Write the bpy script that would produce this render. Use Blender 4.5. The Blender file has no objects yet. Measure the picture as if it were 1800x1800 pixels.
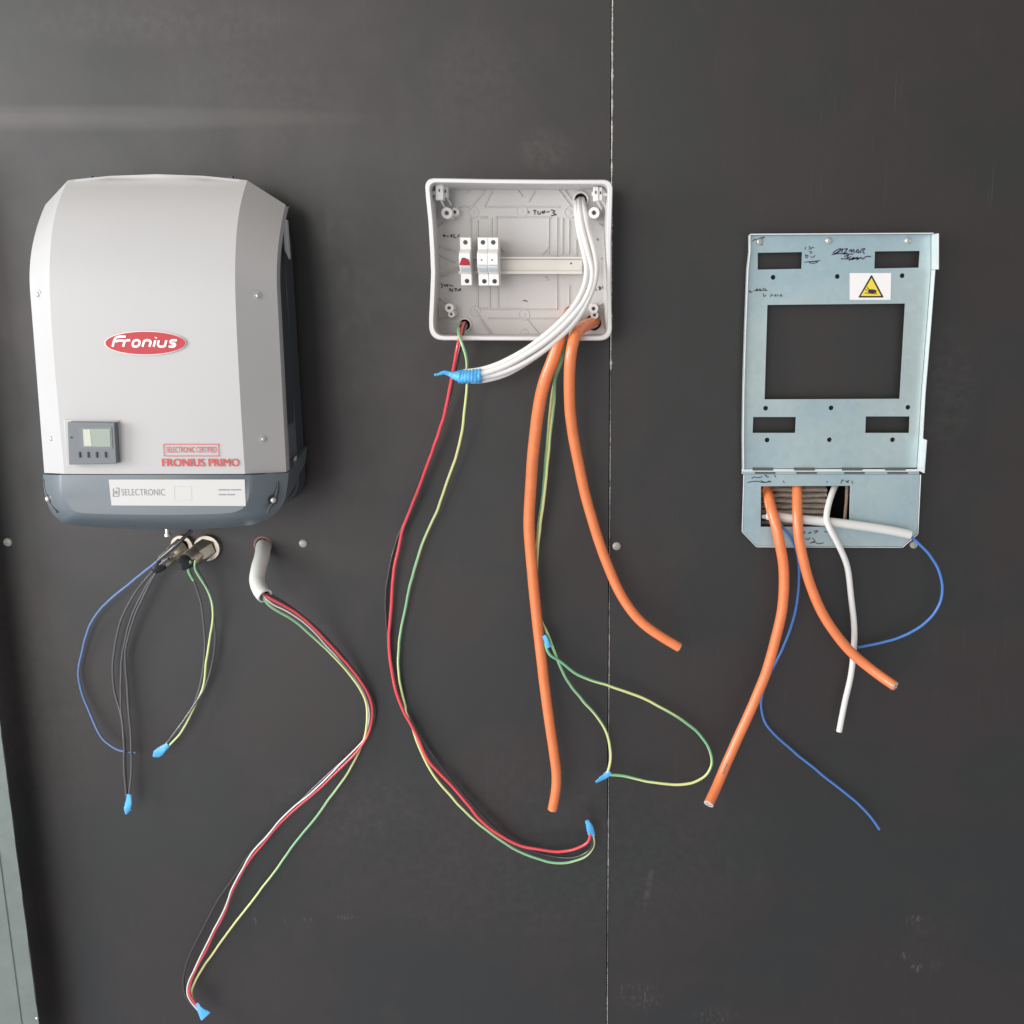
import bpy, bmesh, math, random
from mathutils import Vector, Matrix, noise as mnoise
random.seed(7)
R = math.radians
C = bpy.context.scene
COL = C.collection

# ------------------------------------------------------------------ camera
PITCH = R(12.3)          # looking slightly down
DIST = 1.90              # metres from the plywood
EYE = 1.60
F = 1850.0               # focal length for an 1800 wide frame
CX = 1050.0
cam = bpy.data.cameras.new('camera')
cam.sensor_width = 36.0
cam.lens = F / 1800 * 36
cam.shift_x = -(CX - 900) / 1800
cam.clip_start = 0.05
cam.clip_end = 200
co = bpy.data.objects.new('camera', cam)
COL.objects.link(co)
co.location = (0, -DIST, EYE)
co.rotation_euler = (R(90) - PITCH, 0, 0)
C.camera = co

# ------------------------------------------------------------------ world and lamps
w = bpy.data.worlds.new('World')
C.world = w
w.use_nodes = True
wn = w.node_tree
# daylight round an open shed: warm and dim overhead, cool and brighter off the ground outside
_tc = wn.nodes.new('ShaderNodeTexCoord')
_sx = wn.nodes.new('ShaderNodeSeparateXYZ')
_mr = wn.nodes.new('ShaderNodeMapRange')
_mr.inputs['From Min'].default_value = -0.7
_mr.inputs['From Max'].default_value = 0.5
_mx = wn.nodes.new('ShaderNodeMix')
_mx.data_type = 'RGBA'
_mx.inputs[6].default_value = (0.50, 0.53, 0.60, 1)
_mx.inputs[7].default_value = (0.60, 0.565, 0.54, 1)
wn.links.new(_tc.outputs['Generated'], _sx.inputs[0])
wn.links.new(_sx.outputs[2], _mr.inputs[0])
wn.links.new(_mr.outputs[0], _mx.inputs[0])
wn.links.new(_mx.outputs[2], wn.nodes['Background'].inputs[0])
_mh = wn.nodes.new('ShaderNodeMapRange')      # the shed is open on the left and closed on the right
_mh.interpolation_type = 'SMOOTHSTEP'
_mh.inputs['From Min'].default_value = -0.75
_mh.inputs['From Max'].default_value = 0.45
_mh.inputs['To Min'].default_value = 1.75
_mh.inputs['To Max'].default_value = 0.88
wn.links.new(_sx.outputs[0], _mh.inputs[0])
wn.links.new(_mh.outputs[0], wn.nodes['Background'].inputs[1])


def area(name, loc, target, sx, sy, power, color):
    l = bpy.data.lights.new(name, 'AREA')
    l.shape = 'RECTANGLE'
    l.size = sx
    l.size_y = sy
    l.energy = power
    l.color = color
    o = bpy.data.objects.new(name, l)
    COL.objects.link(o)
    o.location = loc
    d = Vector(target) - Vector(loc)
    o.rotation_euler = d.to_track_quat('-Z', 'Y').to_euler()
    return o


area('sun_patch_light', (-2.0, -7.0, 2.3), (-0.2, 0, 1.35), 1.6, 1.6, 60, (1.0, 0.965, 0.93))
area('doorway_light', (-3.6, -5.0, 1.7), (-0.5, 0, 1.35), 3.4, 4.8, 112, (1.0, 0.955, 0.915))
area('side_opening_light', (-3.6, -1.5, 1.9), (-0.5, 0, 1.4), 1.3, 1.7, 112, (0.94, 0.97, 1.0))

C.view_settings.view_transform = 'Standard'
C.view_settings.look = 'None'
C.view_settings.gamma = 1
C.view_settings.use_curve_mapping = False
C.view_settings.exposure = 0.0
C.render.engine = 'CYCLES'


# ------------------------------------------------------------------ geometry helpers
def P(x, y, d=0.0):
    """world point seen at pixel x, y on the vertical plane d metres in front of the wall"""
    u = (x - CX) / F
    v = (900 - y) / F
    dx, dy, dz = u, math.cos(PITCH) + v * math.sin(PITCH), -math.sin(PITCH) + v * math.cos(PITCH)
    t = (DIST - d) / dy
    return Vector((dx * t, -d, EYE + dz * t))


def rpx(r, y=900, d=0.0):
    v = (900 - y) / F
    return r / F * (DIST - d) / (math.cos(PITCH) + v * math.sin(PITCH))


LOC = {}


def tag(o, label=None, cat=None, group=None, kind=None):
    if label: o['label'] = label
    if cat: o['category'] = cat
    if group: o['group'] = group
    if kind: o['kind'] = kind
    return o


def thing(name, loc, label, cat, group=None):
    o = bpy.data.objects.new(name, None)
    o.empty_display_size = 0.02
    COL.objects.link(o)
    o.location = loc
    LOC[o.name] = Vector(loc)
    return tag(o, label, cat, group)


def mk(name, V, Fs, mat, parent=None, smooth=None, uv=None, bevel=None, origin=None, mats=None, fmat=None):
    V = [Vector(v) for v in V]
    if parent is not None:
        org = LOC[parent.name]
    elif origin is not None:
        org = Vector(origin)
    else:
        org = Vector((sum(v.x for v in V) / len(V), sum(v.y for v in V) / len(V), min(v.z for v in V)))
    me = bpy.data.meshes.new(name)
    me.from_pydata([v - org for v in V], [], Fs)
    bm = bmesh.new()
    bm.from_mesh(me)
    if uv is None:
        bmesh.ops.recalc_face_normals(bm, faces=bm.faces)
    bm.to_mesh(me)
    bm.free()
    if uv:
        lay = me.uv_layers.new(name='uv')
        for l in me.loops:
            lay.data[l.index].uv = uv[l.vertex_index]
    me.materials.append(mat)
    for m in (mats or []):
        me.materials.append(m)
    if fmat:
        for i, m in fmat.items():
            me.polygons[i].material_index = m
    if smooth:
        for p in me.polygons: p.use_smooth = True
        me.set_sharp_from_angle(angle=R(smooth))
    o = bpy.data.objects.new(name, me)
    COL.objects.link(o)
    if parent is not None:
        o.parent = parent
        LOC[o.name] = org.copy()
        # location stays 0 relative to the parent
    else:
        o.location = org
        LOC[o.name] = org.copy()
    if bevel:
        b = o.modifiers.new('bevel', 'BEVEL')
        b.width = bevel
        b.segments = 3
        b.limit_method = 'ANGLE'
        b.angle_limit = R(28)
        b.harden_normals = False
        if not smooth:
            for p in me.polygons: p.use_smooth = True
            me.set_sharp_from_angle(angle=R(50))
    return o


def merge(parts):
    V, Fs = [], []
    for v, f in parts:
        n = len(V)
        V += list(v)
        Fs += [tuple(i + n for i in q) for q in f]
    return V, Fs


def box(x0, x1, y0, y1, z0, z1):
    V = [(x, y, z) for x in (x0, x1) for y in (y0, y1) for z in (z0, z1)]
    Fs = [(0, 1, 3, 2), (4, 6, 7, 5), (0, 4, 5, 1), (2, 3, 7, 6), (0, 2, 6, 4), (1, 5, 7, 3)]
    return [Vector(v) for v in V], Fs


def prism(pts, d0, d1):
    """pts: list of world (x,z); extruded from depth d0 to d1"""
    n = len(pts)
    V = [Vector((x, -d0, z)) for x, z in pts] + [Vector((x, -d1, z)) for x, z in pts]
    Fs = [tuple(range(n)), tuple(range(2 * n - 1, n - 1, -1))]
    for i in range(n):
        j = (i + 1) % n
        Fs.append((i, j, n + j, n + i))
    return V, Fs


def qprism(px, d0, d1, dref=None):
    dref = d1 if dref is None else dref
    return prism([(P(x, y, dref).x, P(x, y, dref).z) for x, y in px], d0, d1)


def frame_of(ax):
    ax = Vector(ax).normalized()
    u = ax.orthogonal().normalized()
    return ax, u, ax.cross(u)


def lathe(o, ax, prof, n=24):
    """prof: list of (radius, distance along the axis)"""
    o = Vector(o)
    ax, u, v = frame_of(ax)
    V, Fs = [], []
    for r, h in prof:
        for k in range(n):
            a = 2 * math.pi * k / n
            V.append(o + ax * h + (u * math.cos(a) + v * math.sin(a)) * max(r, 1e-5))
    for i in range(len(prof) - 1):
        for k in range(n):
            k2 = (k + 1) % n
            Fs.append((i * n + k, i * n + k2, (i + 1) * n + k2, (i + 1) * n + k))
    return V, Fs


def spline(pts, step=0.004):
    pts = [Vector(p) for p in pts]
    P0 = [pts[0] * 2 - pts[1]] + pts + [pts[-1] * 2 - pts[-2]]
    out = []
    for i in range(1, len(P0) - 2):
        a, b, c, d = P0[i - 1:i + 3]
        n = max(2, int((c - b).length / step))
        # centripetal-ish tangents
        t0, t1, t2 = (b - a).length ** .5 + 1e-6, (c - b).length ** .5 + 1e-6, (d - c).length ** .5 + 1e-6
        m1 = ((b - a) / t0 - (c - a) / (t0 + t1) + (c - b) / t1) * t1
        m2 = ((c - b) / t1 - (d - b) / (t1 + t2) + (d - c) / t2) * t1
        for k in range(n):
            t = k / n
            h00, h10 = 2 * t ** 3 - 3 * t * t + 1, t ** 3 - 2 * t * t + t
            h01, h11 = -2 * t ** 3 + 3 * t * t, t ** 3 - t * t
            out.append(b * h00 + m1 * h10 + c * h01 + m2 * h11)
    out.append(pts[-1])
    # light smoothing so that hand-read points do not kink
    for _ in range(3):
        q = out[:]
        for i in range(1, len(out) - 1):
            q[i] = (out[i - 1] + out[i] * 2 + out[i + 1]) / 4
        out = q
    return out


def tube(path, r, n=14, rfun=None, cap=True):
    V, Fs, UV = [], [], []
    T = []
    for i in range(len(path)):
        a, b = path[max(i - 1, 0)], path[min(i + 1, len(path) - 1)]
        T.append((b - a).normalized())
    u = T[0].orthogonal().normalized()
    L = 0
    for i, p in enumerate(path):
        if i:
            L += (p - path[i - 1]).length
            u = (u - T[i] * u.dot(T[i])).normalized()
        v = T[i].cross(u)
        rr = r * (rfun(i / (len(path) - 1)) if rfun else 1)
        for k in range(n):
            a = 2 * math.pi * k / n
            V.append(p + (u * math.cos(a) + v * math.sin(a)) * rr)
            UV.append((L, k / n))
    for i in range(len(path) - 1):
        for k in range(n):
            k2 = (k + 1) % n
            Fs.append((i * n + k, i * n + k2, (i + 1) * n + k2, (i + 1) * n + k))
    if cap:
        Fs.append(tuple(range(n - 1, -1, -1)))
        Fs.append(tuple((len(path) - 1) * n + k for k in range(n)))
    return V, Fs, UV


def wpath(pts, step=.004):
    return spline([P(x, y, d) for x, y, d in pts], step)


_seed = [0]


def wobbly(path, amp, freq):
    """small uneven bends, none at the two ends"""
    _seed[0] += 13.7
    s0, L, out = _seed[0], 0.0, []
    for i, p in enumerate(path):
        if i: L += (p - path[i - 1]).length
        f = min(1, i / 12, (len(path) - 1 - i) / 12)
        q = mnoise.noise_vector(Vector((L * freq, s0, 0))) + mnoise.noise_vector(Vector((L * freq * 2.7, s0 + 5, 0))) * .4
        out.append(p + Vector((q.x, q.y * .6, q.z)) * amp * f)
    return out


def wire(name, pts, r, mat, label=None, cat=None, group=None, parent=None, rfun=None, n=12):
    path = wpath(pts)
    if parent is None:
        path = wobbly(path, .0016, 16) if r < .0034 else wobbly(path, .0011, 9)
    V, Fs, UV = tube(path, r, n, rfun)
    o = mk(name, V, Fs, mat, parent, smooth=60, uv=UV)
    if parent is None:
        tag(o, label, cat, group)
    return o


def from_curve(build, two_d=True):
    cu = bpy.data.curves.new('tmp', 'CURVE')
    cu.dimensions = '2D'
    cu.fill_mode = 'BOTH'
    build(cu)
    o = bpy.data.objects.new('tmp', cu)
    COL.objects.link(o)
    bpy.context.view_layer.update()
    dg = bpy.context.evaluated_depsgraph_get()
    me = bpy.data.meshes.new_from_object(o.evaluated_get(dg))
    V = [v.co.copy() for v in me.vertices]
    Fs = [tuple(p.vertices) for p in me.polygons]
    bpy.data.objects.remove(o)
    bpy.data.curves.remove(cu)
    bpy.data.meshes.remove(me)
    return V, Fs


def plate(loops, d0, d1):
    """outer loop + hole loops of world (x,z), a slab between the depths d0 < d1"""
    def build(cu):
        for lp in loops:
            s = cu.splines.new('POLY')
            s.points.add(len(lp) - 1)
            for i, (x, z) in enumerate(lp):
                s.points[i].co = (x, z, 0, 1)
            s.use_cyclic_u = True
        cu.extrude = (d1 - d0) / 2
    V, Fs = from_curve(build)
    mid = (d0 + d1) / 2
    V = [Vector((v.x, -mid - v.z, v.y)) for v in V]
    bm = bmesh.new()
    bv = [bm.verts.new(v) for v in V]
    for f in Fs:
        try: bm.faces.new([bv[i] for i in f])
        except ValueError: pass
    bmesh.ops.remove_doubles(bm, verts=bm.verts, dist=1e-6)
    bm.verts.ensure_lookup_table()
    V = [v.co.copy() for v in bm.verts]
    Fs = [tuple(v.index for v in f.verts) for f in bm.faces]
    bm.free()
    return V, Fs


def loop_px(px, d):
    return [(P(x, y, d).x, P(x, y, d).z) for x, y in px]


def circ(cx, cz, r, n=28):
    return [(cx + r * math.cos(2 * math.pi * k / n), cz + r * math.sin(2 * math.pi * k / n)) for k in range(n)]


def circ_px(x, y, r, d, n=28):
    p = P(x, y, d)
    return circ(p.x, p.z, rpx(r, y, d), n)


_txt = {}


def text2d(s, bold=0.0, shear=0.0, spacing=1.0):
    key = (s, bold, shear, spacing)
    if key in _txt: return _txt[key]
    cu = bpy.data.curves.new('tmp', 'FONT')
    cu.body = s
    cu.offset = bold
    cu.shear = shear
    cu.space_character = spacing
    cu.resolution_u = 4
    o = bpy.data.objects.new('tmp', cu)
    COL.objects.link(o)
    bpy.context.view_layer.update()
    me = bpy.data.meshes.new_from_object(o.evaluated_get(bpy.context.evaluated_depsgraph_get()))
    V = [(v.co.x, v.co.y) for v in me.vertices]
    Fs = [tuple(p.vertices) for p in me.polygons]
    bpy.data.objects.remove(o)
    bpy.data.curves.remove(cu)
    x0, x1 = min(v[0] for v in V), max(v[0] for v in V)
    y0, y1 = min(v[1] for v in V), max(v[1] for v in V)
    V = [((a - x0) / (x1 - x0), (b - y0) / (y1 - y0)) for a, b in V]
    _txt[key] = (V, Fs)
    return V, Fs


def bil(q, s, t):
    """q = TL, TR, BR, BL; t up"""
    tl, tr, br, bl = q
    x = (bl[0] * (1 - s) + br[0] * s) * (1 - t) + (tl[0] * (1 - s) + tr[0] * s) * t
    y = (bl[1] * (1 - s) + br[1] * s) * (1 - t) + (tl[1] * (1 - s) + tr[1] * s) * t
    return x, y


def decal_text(name, s, q, surf, off, mat, parent, **kw):
    V2, Fs = text2d(s, **kw)
    V = [surf(*bil(q, a, b), off) for a, b in V2]
    return mk(name, V, Fs, mat, parent)


def ribbon(lines, wpx, surf, off):
    """pen strokes: each a list of pixels"""
    parts = []
    for ln in lines:
        pts = [Vector((x, y, 0)) for x, y in ln]
        if len(pts) > 2: pts = spline(pts, 1.2)
        V, Fs = [], []
        for i, p in enumerate(pts):
            t = (pts[min(i + 1, len(pts) - 1)] - pts[max(i - 1, 0)])
            if t.length < 1e-6: t = Vector((1, 0, 0))
            t.normalize()
            nn = Vector((-t.y, t.x, 0)) * wpx / 2
            a, b = p + nn, p - nn
            V += [surf(a.x, a.y, off), surf(b.x, b.y, off)]
        for i in range(len(pts) - 1):
            Fs.append((2 * i, 2 * i + 1, 2 * i + 3, 2 * i + 2))
        parts.append((V, Fs))
    return merge(parts)


def flat(d):
    return lambda x, y, off=0.0: P(x, y, d + off)


def words(lines, wpx, surf, off, mat, parent, gap=9.0):
    """pen strokes that lie close together make one word, each word its own mesh"""
    groups = []
    for ln in lines:
        hit = [g for g in groups if any(min(math.dist(a, b) for a in ln for b in l2) < gap for l2 in g)]
        new = [ln]
        for g in hit:
            new += g
            groups.remove(g)
        groups.append(new)
    for g in groups:
        mk('handwriting', *ribbon(g, wpx, surf, off), mat, parent)


# ------------------------------------------------------------------ materials
def new_mat(name):
    m = bpy.data.materials.new(name)
    m.use_nodes = True
    nt = m.node_tree
    return m, nt, nt.nodes['Principled BSDF']


def mat(name, col, rough=0.5, metal=0.0, var=0.08, scale=60.0, bump=0.0, bscale=400.0, spec=0.5, rvar=0.08, coat=0.0):
    m, nt, b = new_mat(name)
    N, L = nt.nodes, nt.links
    tc = N.new('ShaderNodeTexCoord')
    no = N.new('ShaderNodeTexNoise')
    no.inputs['Scale'].default_value = scale
    no.inputs['Detail'].default_value = 5
    L.new(tc.outputs['Object'], no.inputs['Vector'])
    mx = N.new('ShaderNodeMix')
    mx.data_type = 'RGBA'
    c = Vector(col)
    mx.inputs[6].default_value = (*(c * (1 - var)), 1)
    mx.inputs[7].default_value = (*[min(1, k) for k in c * (1 + var)], 1)
    L.new(no.outputs['Fac'], mx.inputs[0])
    L.new(mx.outputs[2], b.inputs['Base Color'])
    mr = N.new('ShaderNodeMapRange')
    mr.inputs['To Min'].default_value = max(0.02, rough - rvar)
    mr.inputs['To Max'].default_value = min(1, rough + rvar)
    L.new(no.outputs['Fac'], mr.inputs['Value'])
    L.new(mr.outputs[0], b.inputs['Roughness'])
    b.inputs['Metallic'].default_value = metal
    b.inputs['Specular IOR Level'].default_value = spec
    b.inputs['Coat Weight'].default_value = coat
    if bump:
        n2 = N.new('ShaderNodeTexNoise')
        n2.inputs['Scale'].default_value = bscale
        n2.inputs['Detail'].default_value = 3
        L.new(tc.outputs['Object'], n2.inputs['Vector'])
        bp = N.new('ShaderNodeBump')
        bp.inputs['Strength'].default_value = bump
        bp.inputs['Distance'].default_value = 0.0006
        L.new(n2.outputs['Fac'], bp.inputs['Height'])
        L.new(bp.outputs[0], b.inputs['Normal'])
    return m


def stripe_mat(name, ca, cb, duty=0.55, twist=7.0):
    """two-colour insulation: a band that runs along the wire and slowly twists round it"""
    m, nt, b = new_mat(name)
    N, L = nt.nodes, nt.links
    uv = N.new('ShaderNodeUVMap')
    sp = N.new('ShaderNodeSeparateXYZ')
    L.new(uv.outputs[0], sp.inputs[0])
    a = N.new('ShaderNodeMath'); a.operation = 'MULTIPLY_ADD'
    L.new(sp.outputs[0], a.inputs[0]); a.inputs[1].default_value = twist
    L.new(sp.outputs[1], a.inputs[2])
    fr = N.new('ShaderNodeMath'); fr.operation = 'FRACT'
    L.new(a.outputs[0], fr.inputs[0])
    lt = N.new('ShaderNodeMath'); lt.operation = 'LESS_THAN'
    L.new(fr.outputs[0], lt.inputs[0]); lt.inputs[1].default_value = duty
    mx = N.new('ShaderNodeMix'); mx.data_type = 'RGBA'
    mx.inputs[6].default_value = (*ca, 1)
    mx.inputs[7].default_value = (*cb, 1)
    L.new(lt.outputs[0], mx.inputs[0])
    L.new(mx.outputs[2], b.inputs['Base Color'])
    b.inputs['Roughness'].default_value = 0.3
    return m


def ply_mat():
    m, nt, b = new_mat('black film faced plywood')
    N, L = nt.nodes, nt.links
    geo = N.new('ShaderNodeNewGeometry')      # world position: the sheet stands still
    pos = geo.outputs['Position']

    def noise(scale, detail=4, rough=0.5, sc=(1, 1, 1)):
        mp = N.new('ShaderNodeMapping')
        mp.inputs['Scale'].default_value = sc
        L.new(pos, mp.inputs['Vector'])
        n = N.new('ShaderNodeTexNoise')
        n.inputs['Scale'].default_value = scale
        n.inputs['Detail'].default_value = detail
        n.inputs['Roughness'].default_value = rough
        L.new(mp.outputs[0], n.inputs['Vector'])
        return n.outputs['Fac']

    def mapr(v, a, b_, c, d):
        r = N.new('ShaderNodeMapRange')
        r.interpolation_type = 'SMOOTHSTEP'
        for k, x in zip(('From Min', 'From Max', 'To Min', 'To Max'), (a, b_, c, d)):
            r.inputs[k].default_value = x
        L.new(v, r.inputs['Value'])
        return r.outputs[0]

    def math2(op, a, b_):
        q = N.new('ShaderNodeMath'); q.operation = op
        for i, x in enumerate((a, b_)):
            if isinstance(x, (int, float)): q.inputs[i].default_value = x
            else: L.new(x, q.inputs[i])
        return q.outputs[0]

    sp = N.new('ShaderNodeSeparateXYZ')
    L.new(pos, sp.inputs[0])

    def blob(px, py, rx, ry, tilt=0.0):
        c = P(px, py, 0)
        a, bb = rpx(rx, py), rpx(ry, py)
        dx = math2('SUBTRACT', sp.outputs[0], c.x)
        dz = math2('SUBTRACT', sp.outputs[2], c.z)
        if tilt:
            dx = math2('ADD', dx, math2('MULTIPLY', dz, tilt))
        q = math2('ADD', math2('POWER', math2('DIVIDE', dx, a), 2.0), math2('POWER', math2('DIVIDE', dz, bb), 2.0))
        return mapr(q, 0.0, 1.0, 1.0, 0.0)

    def mixc(a, bcol, fac, blend='MIX'):
        x = N.new('ShaderNodeMix'); x.data_type = 'RGBA'; x.blend_type = blend
        if isinstance(a, tuple): x.inputs[6].default_value = (*a, 1)
        else: L.new(a, x.inputs[6])
        if isinstance(bcol, tuple): x.inputs[7].default_value = (*bcol, 1)
        else: L.new(bcol, x.inputs[7])
        L.new(fac, x.inputs[0])
        return x.outputs[2]

    # patchy film: slightly redder and slightly greener patches
    n1 = noise(3.2, 3)
    n2 = noise(13, 5, 0.6)
    base = mixc((0.0105, 0.0112, 0.0098), (0.0165, 0.0112, 0.0102), mapr(n1, 0.44, 0.56, 0, 1))
    base = mixc(base, (0.020, 0.018, 0.017), mapr(n2, 0.50, 0.78, 0, 0.5))
    # vertical wipe streaks
    st = noise(7, 5, 0.65, (4.5, 1, 0.55))
    base = mixc(base, (0.021, 0.020, 0.019), mapr(st, 0.56, 0.80, 0, 0.5))
    # fine upright scratches
    sc_ = mapr(noise(70, 2, 0.5, (5, 1, 0.10)), 0.66, 0.72, 0, 1)
    sc_ = math2('MULTIPLY', sc_, mapr(noise(3.0, 2), 0.50, 0.62, 0, 0.30))
    base = mixc(base, (0.075, 0.07, 0.066), sc_)
    # dusty marks, plus a pale upper-left band that paints reflected light
    dust_and_sheen = (0.105, 0.096, 0.088)
    grain = mapr(noise(55, 6, 0.7), 0.40, 0.62, 0.15, 1)
    fine = mapr(noise(130, 4, 0.7, (1.3, 1, 0.5)), 0.50, 0.66, 0, 1)
    marks = None
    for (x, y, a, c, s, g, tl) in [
        (150, 207, 560, 26, 0.40, None, 0), (60, 208, 420, 17, 0.52, None, 0), (420, 213, 90, 16, 0.25, grain, 0),  # long pale band: a reflection painted into the base colour
        (830, 150, 120, 130, 0.10, grain, -0.2), (960, 265, 60, 50, 0.22, grain, 0),
        (280, 40, 320, 50, 0.16, grain, 0), (450, 160, 200, 120, 0.12, grain, 0),
        (446, 1617, 10, 12, 0.9, fine, 0), (500, 1622, 6, 12, 0.7, fine, 0), (540, 1618, 14, 8, 0.7, fine, 0), (612, 1612, 26, 9, 0.5, fine, 0),
        (1125, 1750, 50, 34, 0.5, fine, 0.3), (1250, 1785, 60, 22, 0.35, fine, 0), (1140, 1560, 8, 60, 0.30, grain, -0.16),
        (1606, 1618, 24, 16, 0.6, fine, 0), (1590, 1680, 12, 9, 0.8, fine, 0), (1612, 1702, 14, 12, 0.9, fine, 0), (1642, 1698, 12, 12, 0.9, fine, 0),
        (1640, 1650, 80, 90, 0.05, grain, 0), (1660, 690, 70, 160, 0.14, grain, 0), (960, 1500, 500, 260, 0.08, grain, 0),
        (60, 1230, 130, 340, 0.10, grain, 0), (620, 1420, 180, 120, 0.12, grain, 0), 
    ]:
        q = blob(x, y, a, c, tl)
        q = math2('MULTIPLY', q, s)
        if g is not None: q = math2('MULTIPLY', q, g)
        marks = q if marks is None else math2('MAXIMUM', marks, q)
    base = mixc(base, dust_and_sheen, marks)
    # darker fingermarks beside the inverter
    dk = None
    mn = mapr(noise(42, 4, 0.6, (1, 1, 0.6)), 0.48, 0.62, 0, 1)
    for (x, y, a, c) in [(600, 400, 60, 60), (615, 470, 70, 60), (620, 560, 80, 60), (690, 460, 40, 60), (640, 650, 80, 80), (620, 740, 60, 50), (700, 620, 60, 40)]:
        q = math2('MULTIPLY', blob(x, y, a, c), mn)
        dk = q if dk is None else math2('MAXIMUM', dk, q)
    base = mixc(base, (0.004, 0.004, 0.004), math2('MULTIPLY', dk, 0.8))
    L.new(base, b.inputs['Base Color'])
    rg = mapr(noise(9, 5, 0.6), 0.3, 0.7, 0.47, 0.53)
    rg = math2('ADD', rg, math2('MULTIPLY', marks, 0.1))
    rg = math2('ADD', rg, math2('MULTIPLY', dk, -0.04))
    L.new(rg, b.inputs['Roughness'])
    b.inputs['Specular IOR Level'].default_value = 0.68
    bp = N.new('ShaderNodeBump')
    bp.inputs['Strength'].default_value = 0.18
    bp.inputs['Distance'].default_value = 0.0006
    L.new(math2('ADD', noise(220, 4, 0.6), math2('MULTIPLY', noise(22, 3), 2.0)), bp.inputs['Height'])
    L.new(bp.outputs[0], b.inputs['Normal'])
    return m


M = {}
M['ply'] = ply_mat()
M['plyedge'] = mat('chipped pale plywood edge', (0.62, 0.58, 0.53), 0.9, var=0.5, scale=300, bump=0.8)
M['void'] = mat('black hollow', (0.006, 0.006, 0.006), 0.9)
M['cover'] = mat('pale grey powder coat', (0.445, 0.441, 0.434), 0.38, var=0.025, scale=14, bump=0.22, bscale=900, spec=0.5)
M['dark'] = mat('slate grey plastic housing', (0.105, 0.130, 0.144), 0.30, spec=0.8, var=0.03, scale=12, bump=0.03, bscale=700)
M['darker'] = mat('dark grey casting', (0.042, 0.050, 0.058), 0.45, var=0.1, scale=30, bump=0.2)
M['bezel'] = mat('grey display bezel', (0.15, 0.165, 0.175), 0.45, var=0.04)
M['lcd'] = mat('green grey lcd', (0.27, 0.325, 0.27), 0.3, var=0.06, scale=40)
M['lcdpale'] = mat('pale lcd strip', (0.50, 0.51, 0.42), 0.3, var=0.2, scale=500)  # paler left part of the screen
M['black'] = mat('black plastic', (0.014, 0.015, 0.017), 0.4)
M['screw'] = mat('zinc screw', (0.62, 0.61, 0.57), 0.34, 0.75, var=0.15, scale=300)
M['screwpale'] = mat('dull pale screw head', (0.46, 0.44, 0.40), 0.5, 0.3, var=0.2, scale=300)
M['red'] = mat('red badge ink', (0.43, 0.012, 0.022), 0.45, var=0.03)
M['redprint'] = mat('red print', (0.60, 0.06, 0.06), 0.5, var=0.05)
M['white'] = mat('white print', (0.82, 0.80, 0.78), 0.4, var=0.02)
M['label'] = mat('white sticker', (0.56, 0.555, 0.535), 0.45, var=0.03, scale=30)
M['greyprint'] = mat('grey print', (0.25, 0.26, 0.27), 0.5)
M['greypale'] = mat('pale grey print', (0.52, 0.52, 0.51), 0.5)
M['boxp'] = mat('light grey enclosure plastic', (0.60, 0.588, 0.57), 0.48, var=0.03, scale=14, bump=0.2, bscale=700)
M['boxrim'] = mat('light grey enclosure rim', (0.70, 0.685, 0.67), 0.42, var=0.03, scale=14)
M['pwhite'] = mat('off white plastic', (0.78, 0.77, 0.745), 0.38, var=0.03, scale=30)
M['rail'] = mat('cream coated rail', (0.72, 0.70, 0.63), 0.35, 0.1, var=0.04, scale=20)
M['bluegrey'] = mat('pale blue grey print', (0.45, 0.52, 0.52), 0.45)
M['orange'] = mat('orange cable sheath', (0.80, 0.215, 0.07), 0.26, var=0.14, spec=0.7, scale=45, bump=0.25, bscale=260)
M['core'] = mat('cut cable core', (0.66, 0.60, 0.56), 0.5, var=0.3, scale=500)
M['copper'] = mat('copper strand end', (0.55, 0.25, 0.12), 0.35, 0.8, var=0.3, scale=900)
M['wcable'] = mat('white cable sheath', (0.74, 0.73, 0.70), 0.34, var=0.03, scale=40)
M['conduit'] = mat('grey pvc conduit', (0.66, 0.67, 0.63), 0.28, var=0.05, scale=40)
M['trunk'] = mat('white pvc tube', (0.64, 0.64, 0.61), 0.4, var=0.04, scale=40)
M['redw'] = mat('red wire insulation', (0.80, 0.07, 0.09), 0.2, var=0.08, spec=0.8)
M['blackw'] = mat('black wire insulation', (0.028, 0.028, 0.030), 0.2, var=0.1, spec=0.9)
M['greyw'] = mat('grey black wire insulation', (0.085, 0.085, 0.088), 0.2, var=0.1, spec=1.0)
M['bluew'] = mat('blue wire insulation', (0.07, 0.20, 0.55), 0.28, var=0.08)
M['ssblue'] = mat('steel blue wire insulation', (0.12, 0.20, 0.40), 0.26, var=0.08)
M['gy'] = stripe_mat('green and yellow insulation', (0.19, 0.50, 0.27), (0.70, 0.74, 0.30), 0.5, 3.1)
M['gy2'] = stripe_mat('green and yellow insulation, yellow side', (0.24, 0.54, 0.30), (0.72, 0.75, 0.32), 0.62, 1.7)
M['tape'] = mat('blue insulating tape', (0.09, 0.42, 0.78), 0.33, var=0.15, scale=120, bump=0.6, bscale=240)
M['zinc'] = mat('blue passivated steel', (0.46, 0.565, 0.585), 0.42, 0.7, var=0.13, scale=7, bump=0.1, bscale=500, rvar=0.1)
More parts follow.
